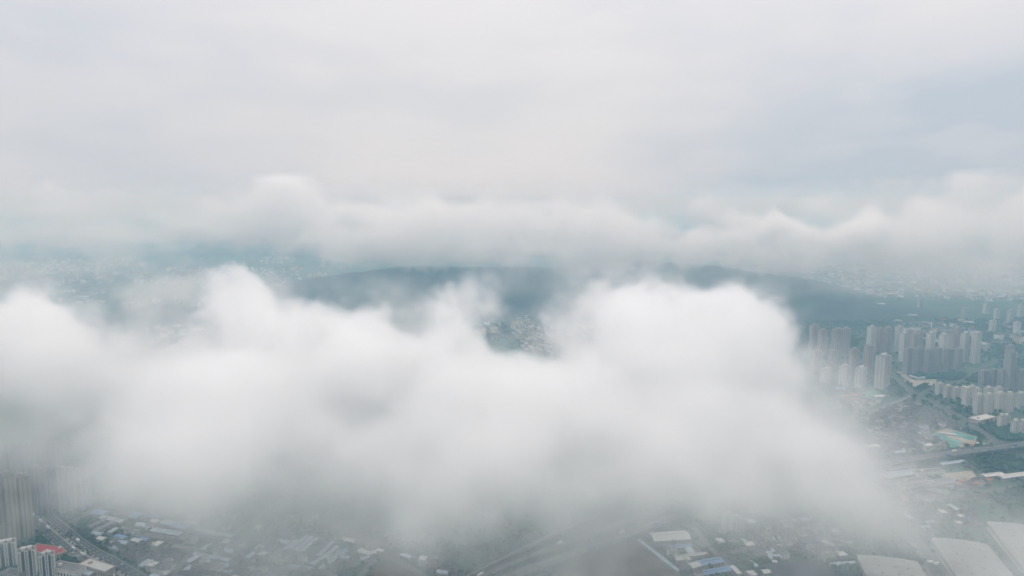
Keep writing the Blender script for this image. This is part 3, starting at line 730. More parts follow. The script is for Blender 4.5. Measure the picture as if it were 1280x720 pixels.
# big white warehouses
def warehouse(corners, h_, label):
    P = [at(*p, h_) for p in corners]; e1 = P[1] - P[0]; e2 = P[3] - P[0]
    rz = math.atan2(e2.y, e2.x); c = (P[0] + P[1] + P[2] + P[3]) / 4
    return shed(Vector((c.x, c.y, 0)), e2.length, e1.length, h_ - e1.length * .02, rz, 'roof_warm', label, group="big white warehouses", wall='white_wall', style='arch', cat="warehouse", name="warehouse")
warehouse([(1073, 699), (1137, 695), (1185, 745), (1098, 752)], 14, "white arched roof warehouse nearest the cloud, cut by the bottom edge")
warehouse([(1167, 677), (1223, 673), (1290, 736), (1212, 742)], 14, "largest white arched roof warehouse between the other two")
warehouse([(1240, 657), (1290, 653), (1350, 705), (1285, 712)], 14, "white warehouse at the picture edge, veiled by mist")

# ------------------------------------------------------------------ houses
def house_proto(W, Dp, H, roof, wall, style):
    wm = MB(); wm.box(-W / 2, W / 2, -Dp / 2, Dp / 2, 0, H)
    for f in range(int(H // 3)):
        for k_ in range(int(W // 3)):
            x = -W / 2 + (k_ + .5) * W / int(W // 3)
            for s_ in (-1, 1): wm.box(x - .6, x + .6, min(s_ * Dp / 2, s_ * (Dp / 2 + .05)), max(s_ * Dp / 2, s_ * (Dp / 2 + .05)), f * 3 + 1, f * 3 + 2.3, 1)
    rm = MB(); e = .5
    if style == 'gable':
        r = Dp * .22
        rm.quad((-W / 2 - e, -Dp / 2 - e, H - .1), (W / 2 + e, -Dp / 2 - e, H - .1), (W / 2 + e, 0, H + r), (-W / 2 - e, 0, H + r)); rm.quad((W / 2 + e, Dp / 2 + e, H - .1), (-W / 2 - e, Dp / 2 + e, H - .1), (-W / 2 - e, 0, H + r), (W / 2 + e, 0, H + r))
        rm.poly([(-W / 2, -Dp / 2, H), (-W / 2, 0, H + r), (-W / 2, Dp / 2, H)]); rm.poly([(W / 2, Dp / 2, H), (W / 2, 0, H + r), (W / 2, -Dp / 2, H)])
    elif style == 'hip':
        r = Dp * .2; k_ = min(Dp / 2, W / 2 - .5)
        A, B, C_, D_ = (-W / 2 - e, -Dp / 2 - e, H), (W / 2 + e, -Dp / 2 - e, H), (W / 2 + e, Dp / 2 + e, H), (-W / 2 - e, Dp / 2 + e, H); E, F_ = (-W / 2 + k_, 0, H + r), (W / 2 - k_, 0, H + r)
        rm.quad(A, B, F_, E); rm.quad(C_, D_, E, F_); rm.poly([B, C_, F_]); rm.poly([D_, A, E])
    else:
        rm.box(-W / 2 + .3, W / 2 - .3, -Dp / 2 + .3, Dp / 2 - .3, H, H + .15)
        for x0, x1, y0, y1 in ((-W / 2, W / 2, -Dp / 2, -Dp / 2 + .3), (-W / 2, W / 2, Dp / 2 - .3, Dp / 2), (-W / 2, -W / 2 + .3, -Dp / 2 + .3, Dp / 2 - .3), (W / 2 - .3, W / 2, -Dp / 2 + .3, Dp / 2 - .3)): rm.box(x0, x1, y0, y1, H + .01, H + .9)
        rm.box(-W / 2 + 1, -W / 2 + 3.6, Dp / 2 - 3.4, Dp / 2 - .6, H + .15, H + 2.6)
    return (wm, [M[wall], M['glass']], rm, [M[roof]], W, Dp, H, roof, style)
HP = [house_proto(*a) for a in [(10, 8, 6, 'roof_dark', 'grey_wall', 'gable'), (12, 9, 9, 'roof_grey', 'white_wall', 'flat'), (9, 8, 6, 'roof_brown', 'beige_wall', 'gable'), (14, 9, 6, 'roof_dark', 'grey_wall', 'hip'),
      (11, 10, 9, 'roof_white', 'grey_wall', 'flat'), (10, 8, 6, 'roof_orange', 'cream_wall', 'gable'), (16, 8, 5, 'roof_pale', 'grey_wall', 'gable'), (12, 10, 12, 'roof_grey', 'cream_wall', 'flat'), (9, 7, 3.4, 'roof_dark', 'brown_wall', 'gable')]]
ROOFWORD = {'roof_dark': 'dark tiled roof', 'roof_grey': 'grey flat roof', 'roof_brown': 'brown tiled roof', 'roof_white': 'pale flat roof', 'roof_orange': 'orange tiled roof', 'roof_pale': 'pale metal roof'}
VILL = [  # pixel polygon, angle, spacing, chance, palette, place words
 ([(262, 694), (300, 680), (345, 690), (330, 735), (262, 735)], -14, 14, .6, [0, 3, 1, 8, 6, 2], "dark village below the sheds"),
 ([(188, 655), (250, 650), (262, 664), (230, 684), (150, 690), (112, 680), (108, 660), (140, 652)], -14, 14, .75, [0, 3, 6, 8, 1, 2], "gaps between the factory sheds"),
 ([(820, 688), (870, 684), (890, 700), (862, 712), (840, 712)], 10, 13, .6, [1, 4, 3, 0, 6], "cluster round the clear blue shed"),
 ([(600, 700), (640, 672), (740, 668), (770, 662), (700, 688), (640, 712), (600, 724)], 20, 20, .25, [4, 0, 3], "slips of land between the highway ramps"),
 ([(160, 682), (240, 678), (300, 700), (330, 730), (170, 730)], -14, 12.5, .95, [0, 0, 3, 2, 8, 1, 8, 6], "dark village below the sheds"),
 ([(95, 640), (112, 640), (70, 652), (60, 648)], -30, 16, .6, [0, 3, 1], "block between the avenue and the side road"),
 ([(100, 690), (140, 684), (190, 700), (180, 725), (150, 715)], -20, 13, .9, [0, 3, 2, 8], "strip beyond the avenue"),
 ([(930, 668), (1015, 664), (1055, 680), (1040, 702), (935, 702)], 10, 13, .9, [0, 3, 3, 1, 0, 6, 2], "misty rows above the panel field"),
 ([(850, 700), (900, 699), (920, 716), (960, 716), (940, 728), (856, 724)], 10, 13, .85, [1, 4, 3, 0], "cluster round the clear blue shed"),
 ([(1078, 528), (1106, 512), (1136, 499), (1170, 518), (1205, 536), (1164, 542), (1190, 564), (1110, 571), (1085, 560)], 22, 12.5, .93, [0, 0, 0, 3, 2, 8, 8, 1, 3, 0, 3], "old village above the highway"),
 ([(1042, 500), (1090, 500), (1108, 502), (1068, 516), (1046, 516)], 18, 16, .75, [0, 3, 1, 2, 4], "rows between the school and the pale road"),
 ([(1190, 598), (1236, 596), (1243, 622), (1150, 630), (1110, 625), (1130, 616), (1195, 614)], 8, 12.5, .92, [0, 3, 2, 8, 0, 8, 1, 0, 3, 5], "village between the highway and the warehouses"),
 ([(636, 405), (660, 400), (700, 425), (706, 448), (655, 440)], 12, 21, .8, [4, 5, 1, 4, 5, 7, 4], "little town seen through the cloud gap"),
 ([(628, 394), (665, 394), (664, 401), (634, 402)], 4, 34, .5, [6, 4], "little town seen through the cloud gap"),
 ([(1122, 466), (1150, 484), (1168, 480), (1165, 474)], 12, 17, .8, [4, 1, 4, 6], "low rows before the high-rise estate"),
 ([(1140, 496), (1170, 500), (1205, 515), (1222, 528), (1200, 524), (1170, 510)], 22, 16, .45, [0, 3, 1], "strip before the cream estate"),
 ([(180, 645), (400, 640), (600, 735), (170, 735)], -16, 17, .5, [0, 3, 6, 8, 2, 4, 1], "green fields under the mist"),
 ([(800, 650), (1060, 645), (1090, 735), (800, 735)], 10, 17, .55, [0, 3, 6, 8, 2, 4, 1, 7], "blocks under the cloud edge"),
 ([(1098, 640), (1180, 630), (1235, 640), (1235, 655), (1170, 672), (1120, 690)], 10, 18, .5, [0, 3, 6, 8, 2, 4], "misty ground above the warehouses"),
 ([(345, 690), (395, 700), (440, 715), (420, 735), (330, 735)], -12, 19, .4, [4, 6, 1], "scattered plots in thin mist"),
 ([(480, 690), (540, 715), (560, 730), (460, 730)], -25, 26, .25, [6, 4], "scattered plots in thin mist"),
]
def inside(P, x, y):
    r = False
    for a in range(len(P)):
        (x1, y1), (x2, y2) = P[a][:2], P[(a + 1) % len(P)][:2]
        if (y1 > y) != (y2 > y) and x < (x2 - x1) * (y - y1) / (y2 - y1) + x1: r = not r
    return r
spots = []
for poly, ang, sp, ch, pal, words_ in VILL:
    P = [at(*p) for p in poly]; c = sum(P, Vector()) / len(P); an = math.radians(ang); R2 = max((p - c).length for p in P)
    n_ = int(R2 / sp) + 2
    for i in range(-n_, n_ + 1):
        for j in range(-n_, n_ + 1):
            if RNG.random() > ch: continue
            u, v = i * sp * 1.08 + RNG.uniform(-1, 1) * sp * .1, j * sp * .95 + RNG.uniform(-1, 1) * sp * .1
            x, y = c.x + u * math.cos(an) - v * math.sin(an), c.y + u * math.sin(an) + v * math.cos(an)
            if inside([(p.x, p.y) for p in P], x, y) and is_free(x, y, 4):
                k_ = RNG.choice(pal); spots.append((x, y, an + RNG.choice((0, 0, math.pi / 2)) + RNG.uniform(-.06, .06), k_, RNG.uniform(.85, 1.2), words_))
for x, y, rz, k_, s_, wd in spots: mark_rect(x, y, HP[k_][4] * s_, HP[k_][5] * s_, rz, .5)
spots.sort(key=lambda s: s[0] ** 2 + s[1] ** 2)
print("houses", len(spots))
HM = [(h[0].mesh("house", h[1]), h[2].mesh("roof", h[3])) for h in HP]
SHORT = {"dark village below the sheds": "the dark village", "block between the avenue and the side road": "the block by the side road", "strip beyond the avenue": "the strip beyond the avenue",
 "misty rows above the panel field": "the misty rows", "cluster round the clear blue shed": "the blue shed cluster", "old village above the highway": "the old village", "rows between the school and the pale road": "the school quarter",
 "village between the highway and the warehouses": "the warehouse village", "little town seen through the cloud gap": "the cloud gap town", "low rows before the high-rise estate": "the low estate rows",
 "strip before the cream estate": "the cream estate strip", "scattered plots in thin mist": "the misty plots", "gaps between the factory sheds": "the factory quarter", "green fields under the mist": "the misty fields", "blocks under the cloud edge": "the cloud edge blocks", "misty ground above the warehouses": "the warehouse mist", "slips of land between the highway ramps": "the ramp slips"}
ROOFADJ = {'roof_dark': 'dark', 'roof_grey': 'grey', 'roof_brown': 'brown', 'roof_white': 'white', 'roof_orange': 'orange', 'roof_pale': 'pale metal'}
def nth(n):
    one = ["first", "second", "third", "fourth", "fifth", "sixth", "seventh", "eighth", "ninth", "tenth", "eleventh", "twelfth", "thirteenth", "fourteenth", "fifteenth", "sixteenth", "seventeenth", "eighteenth", "nineteenth"]
    if n < 19: return one[n]
    t = (n + 1) // 10; u = (n + 1) % 10; tens = ["", "", "twenty", "thirty", "forty", "fifty"]
    return (tens[t] + "-" + one[u - 1]) if u else tens[t][:-1] + "ieth"
HLAB = {}; buckets = {}
for wd in {s_[5] for s_ in spots[:300]}:
    ii = [i for i, s_ in enumerate(spots[:300]) if s_[5] == wd]; dist = sorted(spots[i][1] for i in ii)
    for i in ii:
        q = sum(d < spots[i][1] for d in dist) / len(dist)
        row = "nearest rows" if q < .25 else "nearer middle" if q < .5 else "farther middle" if q < .75 else "farthest rows"
        buckets.setdefault((wd, row, HP[spots[i][3]][7]), []).append(i)
for (wd, row, rf), ii in buckets.items():
    for n_, i in enumerate(sorted(ii, key=lambda i: spots[i][0] / spots[i][1])):
        HLAB[i] = f"{ROOFADJ[rf]} roofed house, {nth(n_)} from left in the {row} of {SHORT[wd]}" if len(ii) > 1 else f"only {ROOFADJ[rf]} roofed house in the {row} of {SHORT[wd]}"
n_h = 0
for x, y, rz, k_, s_, wd in spots[:300]:
    o = bpy.data.objects.new("house", HM[k_][0]); COL.objects.link(o); o.location = (x, y, 0); o.rotation_euler = (0, 0, rz); o.scale = (s_, s_, RNG.uniform(.9, 1.1))
    r = bpy.data.objects.new("roof", HM[k_][1]); COL.objects.link(r); r.parent = o
    o["label"] = HLAB[n_h]; n_h += 1; o["category"] = "house"; o["group"] = f"houses with {ROOFWORD[HP[k_][7]]} in the {wd}"
def joined(name, items, protos, label, cat):
    """houses past the countable ones, joined: numpy copies of the prototype meshes"""
    V, Fq, Mi, mats = [], [], [], []
    off = 0; faces = []; mi = []
    for x, y, rz, k_, s_, wd in items:
        for b, ml in ((protos[k_][0], protos[k_][1]), (protos[k_][2], protos[k_][3])):
            A = np.array(b.v, np.float32) * s_; c, s = math.cos(rz), math.sin(rz)
            V.append(np.stack([A[:, 0] * c - A[:, 1] * s + x, A[:, 0] * s + A[:, 1] * c + y, A[:, 2]], 1))
            for m_ in ml:
                if m_ not in mats: mats.append(m_)
            faces += [tuple(i + off for i in f) for f in b.f]; mi += [mats.index(ml[q]) for q in b.m]; off += len(A)
    me = bpy.data.meshes.new(name); me.from_pydata(np.concatenate(V).tolist(), [], faces)
    for m_ in mats: me.materials.append(m_)
    me.polygons.foreach_set("material_index", mi); me.update()
    o = bpy.data.objects.new(name, me); COL.objects.link(o); o["label"] = label; o["category"] = cat; o["kind"] = "stuff"
    return o
if len(spots) > 300: joined("village_houses", spots[300:], HP, "remaining small houses of the villages and the little town in the cloud gap", "houses")
# far town: too far to tell its houses apart
far = []
for (xa, xb, ya, yb, n_) in ((1300, 3900, 2250, 6200, 2300), (-3800, -1150, 2600, 6000, 1500), (-1500, -900, 2150, 2700, 160), (-150, 500, 2350, 2750, 90)):
    for _ in range(n_):
        x, y = RNG.uniform(xa, xb), RNG.uniform(ya, yb)
        if main_ridge(np.array(x), np.array(y)) > 1 or side_spur(np.array(x), np.array(y)) > 1 or not is_free(x, y, 8): continue
        if (x + 1480) ** 2 / 300 ** 2 + (y - 2920) ** 2 / 280 ** 2 < 1: continue
        if value_noise2(np.array(x / 330.), np.array(y / 330.), 3) < .42: continue
        far.append((x, y, .3 + RNG.uniform(-.1, .1) + RNG.choice((0, math.pi / 2)), RNG.choice([1, 1, 7, 6, 0, 1, 4, 2, 3]), RNG.uniform(1.1, 2.6), ""))
joined("far_town_houses", far, HP, "hazy sprawl of pale low buildings beyond the towers and the hills", "houses")
HALLS = [(1052, 360, 12, 'roof_white'), (1070, 364, 10, 'roof_white'), (1088, 369, 12, 'roof_pale'), (1112, 369, 10, 'roof_white'), (1100, 382, 12, 'roof_pale'), (1180, 402, 8, 'roof_red'), (1122, 403, 9, 'roof_white'), (1250, 373, 9, 'roof_white'),
      (1140, 396, 12, 'roof_pale'), (1210, 405, 12, 'roof_white'), (88, 366, 12, 'roof_white'), (106, 373, 14, 'roof_pale'), (100, 380, 10, 'roof_white'), (128, 379, 8, 'roof_white'), (165, 424, 10, 'roof_white'), (222, 409, 9, 'roof_white'), (170, 410, 9, 'roof_pale'), (1160, 420, 9, 'roof_orange'), (1152, 426, 10, 'roof_white')]
HALLS.sort(); n_left = sum(h[0] < 600 for h in HALLS)
for k, (px, py, wpx, roof) in enumerate(HALLS):
    p = at(px, py); sz = wpx * p.y / FPX; word = {'roof_red': 'red', 'roof_orange': 'orange', 'roof_pale': 'pale', 'roof_white': 'white'}[roof]
    shed(p, sz, sz * .5, 9, RNG.uniform(-.1, .25), roof, f"far {word} roofed hall, {nth(k)} from left of those behind the big cloud's left part" if k < n_left
         else f"far {word} roofed hall, {nth(k - n_left)} from left of those past the hill's right foot", group="far halls in the haze", cat="hall", name="hall")

# ------------------------------------------------------------------ trees: belts and clumps that read as one mass
def tree_mass(name, pts, label, mat, rng):
    """each tree: a trunk and three to five uneven leaf clumps"""
    base_v = []
    bmx = bmesh.new(); bmesh.ops.create_icosphere(bmx, subdivisions=1, radius=1); bv = np.array([v.co[:] for v in bmx.verts], np.float32); bf = np.array([[v.index for v in f.verts] for f in bmx.faces], np.int32); bmx.free()
    n = len(pts); P = np.array(pts, np.float32); K = 4
    V = []; Fs = []; off = 0
    for k_ in range(K):
        R = (P[:, 3] * rng.uniform(.35, .7, n)).astype(np.float32)
        C = np.stack([P[:, 0] + rng.uniform(-.55, .55, n) * P[:, 3], P[:, 1] + rng.uniform(-.55, .55, n) * P[:, 3], P[:, 3] * (1.0 + rng.uniform(-.1, .75, n))], 1)
        J = 1 + rng.uniform(-.28, .28, (n, len(bv), 1)).astype(np.float32)
        vv = C[:, None, :] + bv[None] * R[:, None, None] * J * np.array([1, 1, .85], np.float32)
        V.append(vv.reshape(-1, 3)); Fs.append((bf[None] + (np.arange(n) * len(bv))[:, None, None]).reshape(-1, 3) + off); off += n * len(bv)
    V = np.concatenate(V).astype(np.float32); Fs = np.concatenate(Fs).astype(np.int32)
    me = bpy.data.meshes.new(name); me.vertices.add(len(V)); me.vertices.foreach_set("co", V.ravel())
    me.loops.add(Fs.size); me.loops.foreach_set("vertex_index", Fs.ravel()); me.polygons.add(len(Fs)); me.polygons.foreach_set("loop_start", (np.arange(len(Fs)) * 3).astype(np.int32))
    me.update(calc_edges=True); me.materials.append(mat)
    o = bpy.data.objects.new(name, me); COL.objects.link(o); o["label"] = label; o["category"] = "trees"; o["kind"] = "stuff"
    return o
NR = np.random.default_rng(5)
def scatter(n_, xa, xb, ya, yb, dens_fn, rmin=2.2, rmax=4.5):
    out_ = []
    X = NR.uniform(xa, xb, n_); Y = NR.uniform(ya, yb, n_)
    keep = (np.abs(X) < Y * .80 + 60) & (NR.random(n_) < dens_fn(X, Y))
    for x, y in zip(X[keep], Y[keep]):
        if is_free(x, y, 1.5): out_.append((x, y, 0, NR.uniform(rmin, rmax)))
    return out_
clumpy = lambda X, Y: np.clip((fbm2(X, Y, 130, 4, 60) + .06) * 6, .04, 1)
pts = scatter(42000, -1000, 1100, 760, 1500, clumpy)
def clump(poly, n_, r=(2.5, 4.5)):
    P = [at(*p) for p in poly]; xs_ = [p.x for p in P]; ys_ = [p.y for p in P]; o_ = []
    for _ in range(n_ * 6):
        x, y = NR.uniform(min(xs_), max(xs_)), NR.uniform(min(ys_), max(ys_))
        if len(o_) < n_ and inside([(p.x, p.y) for p in P], x, y) and is_free(x, y, 1): o_.append((x, y, 0, NR.uniform(*r)))
    return o_
pts += clump([(92, 652), (110, 650), (114, 675), (98, 678)], 260) + clump([(250, 678), (275, 673), (288, 688), (262, 692)], 260) + clump([(880, 674), (930, 670), (936, 688), (884, 688)], 420) + clump([(925, 700), (975, 698), (968, 722), (925, 722)], 300) + clump([(1195, 578), (1290, 568), (1290, 590), (1215, 594)], 240) + clump([(1258, 614), (1290, 608), (1290, 650), (1262, 648)], 300)
pts += clump([(80, 690), (100, 700), (95, 712), (78, 700)], 120) + clump([(1040, 688), (1072, 684), (1080, 725), (1040, 725)], 220)
for ln_, half, n_ in ((avenue, 0, 260),):
    for i in range(n_):
        k_ = NR.uniform(0, len(ln_) - 1.01); a_, b_ = ln_[int(k_)], ln_[int(k_) + 1]; p = a_ + (b_ - a_) * (k_ % 1); d = (b_ - a_).normalized(); nn = Vector((d.y, -d.x, 0))
        o_ = NR.choice((0, 20, -20)); pts.append((p.x + nn.x * o_, p.y + nn.y * o_, 0, NR.uniform(1.8, 3.2) * (.7 if o_ == 0 else 1)))
tree_mass("tree_belt", pts, "dark green belts of trees between the sheds, villages and roads", M['tree'], NR)
pts = scatter(30000, 350, 2300, 1350, 2900, lambda X, Y: np.clip(clumpy(X, Y) * 1.1, .12, 1), 3, 6)
pts += clump([(1196, 520), (1222, 532), (1250, 548), (1280, 548), (1280, 545), (1262, 545), (1222, 532)], 200) + clump([(1125, 545), (1150, 540), (1165, 550), (1150, 560), (1130, 556)], 160) + clump([(1120, 470), (1225, 468), (1223, 478), (1150, 473)], 500, (3, 6))
pts += clump([(1000, 474), (1040, 486), (1044, 498), (1020, 500)], 120) + clump([(1226, 534), (1262, 540), (1290, 550), (1262, 552), (1232, 546)], 300)
tree_mass("tree_belt", pts, "dark green belts of trees between the tower estates beyond the highway", M['tree'], NR)
pts = [p for p in scatter(9000, -1500, 500, 1900, 2800, lambda X, Y: np.clip(clumpy(X, Y), .1, 1), 3, 6)]
tree_mass("tree_belt", pts, "hazy green woods before the hill, seen through the cloud gaps", M['tree'], NR)

# ------------------------------------------------------------------ vehicles
def car_proto(L_, W_, H_, paint, van=False):
    b = MB(); hb = H_ * .55
    side = [(-L_ / 2, .35), (L_ / 2, .35), (L_ / 2, hb * .85), (L_ * .28, hb), (-L_ / 2, hb)] if not van else [(-L_ / 2, .4), (L_ / 2, .4), (L_ / 2, hb), (L_ * .4, H_), (-L_ / 2, H_)]
    n = len(side); a = [(x, -W_ / 2, z) for x, z in side]; c = [(x, W_ / 2, z) for x, z in side]
    b.poly(a); b.poly(c[::-1])
    for i in range(n): b.quad(a[(i + 1) % n], a[i], c[i], c[(i + 1) % n])
    g = MB(); w2 = W_ / 2 - .12
    cs = [(-L_ * .42, hb), (L_ * .2, hb), (L_ * .06, H_), (-L_ * .3, H_)] if not van else [(L_ * .3, hb + .2), (L_ * .45, hb + .15), (L_ * .4, H_ - .15), (L_ * .3, H_ - .15)]
    a = [(x, -w2 - (.14 if van else 0), z) for x, z in cs]; c = [(x, w2 + (.14 if van else 0), z) for x, z in cs]
    g.poly(a); g.poly(c[::-1])
    for i in range(4): g.quad(a[(i + 1) % 4], a[i], c[i], c[(i + 1) % 4])
    rt = MB(); 
    if not van: rt.box(-L_ * .3, L_ * .06, -w2, w2, H_ + .004, H_ + .05)
    wh = MB(); k_ = 10; r = .34
    ring = [(r * math.cos(2 * math.pi * i / k_), r * math.sin(2 * math.pi * i / k_)) for i in range(k_)]
    A = [(x, -.12, z) for x, z in ring]; B = [(x, .12, z) for x, z in ring]
    wh.poly(A[::-1]); wh.poly(B)
    for i in range(k_): wh.quad(A[i], A[(i + 1) % k_], B[(i + 1) % k_], B[i])
    return dict(body=b.mesh("body", [paint]), cabin=g.mesh("window", [M['glass']]), roof=rt.mesh("roof", [paint]) if rt.v else None, wheel=wh.mesh("wheel", [M['tyre']]), L=L_, W=W_)
CP = {'white': car_proto(4.6, 1.85, 1.5, M['car_white']), 'dark': car_proto(4.6, 1.85, 1.5, M['car_dark']), 'silver': car_proto(4.6, 1.85, 1.5, M['car_silver']), 'red': car_proto(4.5, 1.8, 1.5, M['car_red']),
      'wtruck': car_proto(9.5, 2.5, 3.4, M['car_white'], True), 'btruck': car_proto(9.5, 2.5, 3.4, M['car_blue'], True)}
def vehicle(kind, loc, rz, label, group):
    p = CP[kind]; truck = 'truck' in kind
    r = empty("truck" if truck else "car", loc, rz, label, "truck" if truck else "car", group)
    parts = [("body", p['body'], (0, 0, 0)), ("window", p['cabin'], (0, 0, 0))] + ([("roof", p['roof'], (0, 0, 0))] if p['roof'] else [])
    parts += [("wheel", p['wheel'], (sx * p['L'] * .31, sy * (p['W'] / 2 - .1), .34)) for sx in (-1, 1) for sy in (-1, 1)]
    for nm, me, lc in parts:
        o = bpy.data.objects.new(nm, me); COL.objects.link(o); o.parent = r; o.location = lc
# a few more vehicles' words
CW = {'white': 'white car', 'dark': 'dark car', 'silver': 'silver car', 'red': 'red car', 'wtruck': 'white box truck', 'btruck': 'blue box truck'}
def traffic(line, n_, offs, z, where, tall=False):
    seen = {}
    for i in range(n_):
        k_ = .5 + (i + RNG.uniform(.1, .9)) / n_ * (len(line) - 2.1); k_ = len(line) - 1.1 - k_ if line[0].y > line[-1].y else k_; a_, b_ = line[int(k_)], line[int(k_) + 1]; p = a_ + (b_ - a_) * (k_ % 1); d = (b_ - a_).normalized(); nn = Vector((d.y, -d.x, 0))
        o_ = RNG.choice(offs); kd = RNG.choice(('white', 'white', 'dark', 'silver', 'dark', 'red', 'wtruck', 'btruck', 'wtruck'))
        vehicle(kd, (p.x + nn.x * o_, p.y + nn.y * o_, p.z + z), math.atan2(d.y, d.x) + (math.pi if o_ < 0 else 0), f"{CW[kd]} on {where}, {seen.setdefault(kd, []).append(i) or nth(len(seen[kd]) - 1)} from its near end", f"{CW[kd]}s on {where}")
traffic(avenue, 26, (-13, -9, -5, 5, 9, 13), .11, "the avenue")
traffic(via_main, 18, (-9, -5, 5, 9), .06, "the broad elevated highway")
traffic(via_a, 9, (-6, -3, 3, 6), .06, "the elevated highway nearest the bare earth")
traffic(via_b, 5, (-3, 3), .06, "the middle elevated carriageway")
for k, (px, py, kd) in enumerate([(1141, 683, 'wtruck'), (1146, 692, 'wtruck'), (1153, 700, 'btruck'), (1163, 704, 'wtruck'), (1171, 706, 'wtruck')]):
    vehicle(kd, at(px, py) + Vector((0, 0, .11)), math.radians(-60 + 20 * k), f"{CW[kd]} parked between the white warehouses, {ORD[k]} from the far end", "trucks between the warehouses")
for k in range(14):
    kd = ('white', 'dark', 'silver', 'white', 'red', 'dark', 'white', 'silver', 'white', 'dark', 'white', 'red', 'silver', 'white')[k]; A = at(153 + k * 1.6, 660 + (k % 3) * 3.4)
    vehicle(kd, A + Vector((0, 0, .06)), math.radians(70), f"{CW[kd]} parked in the yard among the factory sheds, {nth(k)} from the left", f"{CW[kd]}s parked in the factory yard")

# ------------------------------------------------------------------ clouds: real volumes
def lattice_up(g, ns, n_cells):
    """smooth (cubic B-spline) upsampling of a random lattice along three axes"""
    for ax in range(3):
        n = ns[ax]; c = n_cells[ax]
        x = (np.arange(n, dtype=np.float32) + .5) / n * c
        i = np.floor(x).astype(int); f = x - i
        W = np.zeros((n, g.shape[ax]), np.float32)
        r = np.arange(n)
        W[r, i] += (1 - f) ** 3 / 6
        W[r, i + 1] += (3 * f ** 3 - 6 * f ** 2 + 4) / 6
        W[r, i + 2] += (-3 * f ** 3 + 3 * f ** 2 + 3 * f + 1) / 6
        W[r, i + 3] += f ** 3 / 6
        g = np.moveaxis(np.tensordot(W, g, axes=(1, ax)), 0, ax)
    return g

def fbm(ns, size, wave, octs, seed, rough=0.55, billow=False):
    rng = np.random.default_rng(seed)
    tot = np.zeros(ns, np.float32); amp = 1.0; norm = 0
    for o in range(octs):
        cells = [max(1, s / (wave / 2 ** o)) for s in size]
        g = rng.standard_normal([int(math.ceil(c)) + 4 for c in cells]).astype(np.float32)
        v = lattice_up(g, ns, cells)
        v /= (v.std() + 1e-6)
        if billow: v = 0.8 - np.abs(v)
        tot += amp * v; norm += amp * amp; amp *= rough
    return tot / math.sqrt(norm)

def volume_material(name, color, g, k):
    m = bpy.data.materials.new(name); m.use_nodes = True
    t = m.node_tree; t.nodes.clear()
    o = t.nodes.new("ShaderNodeOutputMaterial"); p = t.nodes.new("ShaderNodeVolumePrincipled")
    p.inputs['Color'].default_value = (*color, 1); p.inputs['Anisotropy'].default_value = g
    p.inputs['Density'].default_value = k
    p.inputs['Density Attribute'].default_value = 'density'
    p.inputs['Absorption Color'].default_value = (1, 1, 1, 1)
    t.links.new(p.outputs[0], o.inputs['Volume'])
    return m

def cloud_object(name, lo, hi, dens, mat, label):
    """density array (nx, ny, nz) filling the box lo..hi -> one fog volume made by geometry nodes"""
    ns = dens.shape
    me = bpy.data.meshes.new(name)
    me.vertices.add(dens.size)
    at_ = me.attributes.new("cloud_density", 'FLOAT', 'POINT')
    at_.data.foreach_set("value", np.ascontiguousarray(dens.astype(np.float32)).ravel())
    o = bpy.data.objects.new(name, me); COL.objects.link(o)
    me.materials.append(mat)
    g = bpy.data.node_groups.new(name + "_volume", 'GeometryNodeTree')
    g.interface.new_socket("Geometry", in_out='INPUT', socket_type='NodeSocketGeometry')
    g.interface.new_socket("Geometry", in_out='OUTPUT', socket_type='NodeSocketGeometry')
    n = g.nodes.new; l = g.links.new
    gi, go = n("NodeGroupInput"), n("NodeGroupOutput")
    vc = n("GeometryNodeVolumeCube")
    vc.inputs['Min'].default_value = lo; vc.inputs['Max'].default_value = hi
    for k, r in zip(('Resolution X', 'Resolution Y', 'Resolution Z'), ns): vc.inputs[k].default_value = r
    pos = n("GeometryNodeInputPosition"); sep = n("ShaderNodeSeparateXYZ"); l(pos.outputs[0], sep.inputs[0])
    idx = None
    for ax in range(3):
        mr = n("ShaderNodeMapRange"); mr.clamp = True
        step = (hi[ax] - lo[ax]) / (ns[ax] - 1)
        mr.inputs[1].default_value = lo[ax]; mr.inputs[2].default_value = hi[ax]
        mr.inputs[3].default_value = 0; mr.inputs[4].default_value = ns[ax] - 1
        l(sep.outputs[ax], mr.inputs[0])
        rd = n("ShaderNodeMath"); rd.operation = 'ROUND'; l(mr.outputs[0], rd.inputs[0])
        # integer maths: float loses whole numbers past 16.7 million
        im = n("FunctionNodeFloatToInt"); l(rd.outputs[0], im.inputs[0])
        mu = n("FunctionNodeIntegerMath"); mu.operation = 'MULTIPLY'
        l(im.outputs[0], mu.inputs[0]); mu.inputs[1].default_value = int(np.prod(ns[ax + 1:])) if ax < 2 else 1
        if idx is None: idx = mu
        else:
            ad = n("FunctionNodeIntegerMath"); ad.operation = 'ADD'
            l(idx.outputs[0], ad.inputs[0]); l(mu.outputs[0], ad.inputs[1]); idx = ad
    na = n("GeometryNodeInputNamedAttribute"); na.data_type = 'FLOAT'; na.inputs['Name'].default_value = "cloud_density"
    si = n("GeometryNodeSampleIndex"); si.data_type = 'FLOAT'; si.domain = 'POINT'
    l(gi.outputs[0], si.inputs['Geometry']); l(na.outputs['Attribute'], si.inputs['Value']); l(idx.outputs[0], si.inputs['Index'])
    l(si.outputs[0], vc.inputs['Density'])
    sm = n("GeometryNodeSetMaterial"); sm.inputs['Material'].default_value = mat
    l(vc.outputs[0], sm.inputs['Geometry']); l(sm.outputs[0], go.inputs[0])
    md = o.modifiers.new("volume", 'NODES'); md.node_group = g
    o["label"] = label; o["category"] = "cloud"; o["kind"] = "stuff"
    return o

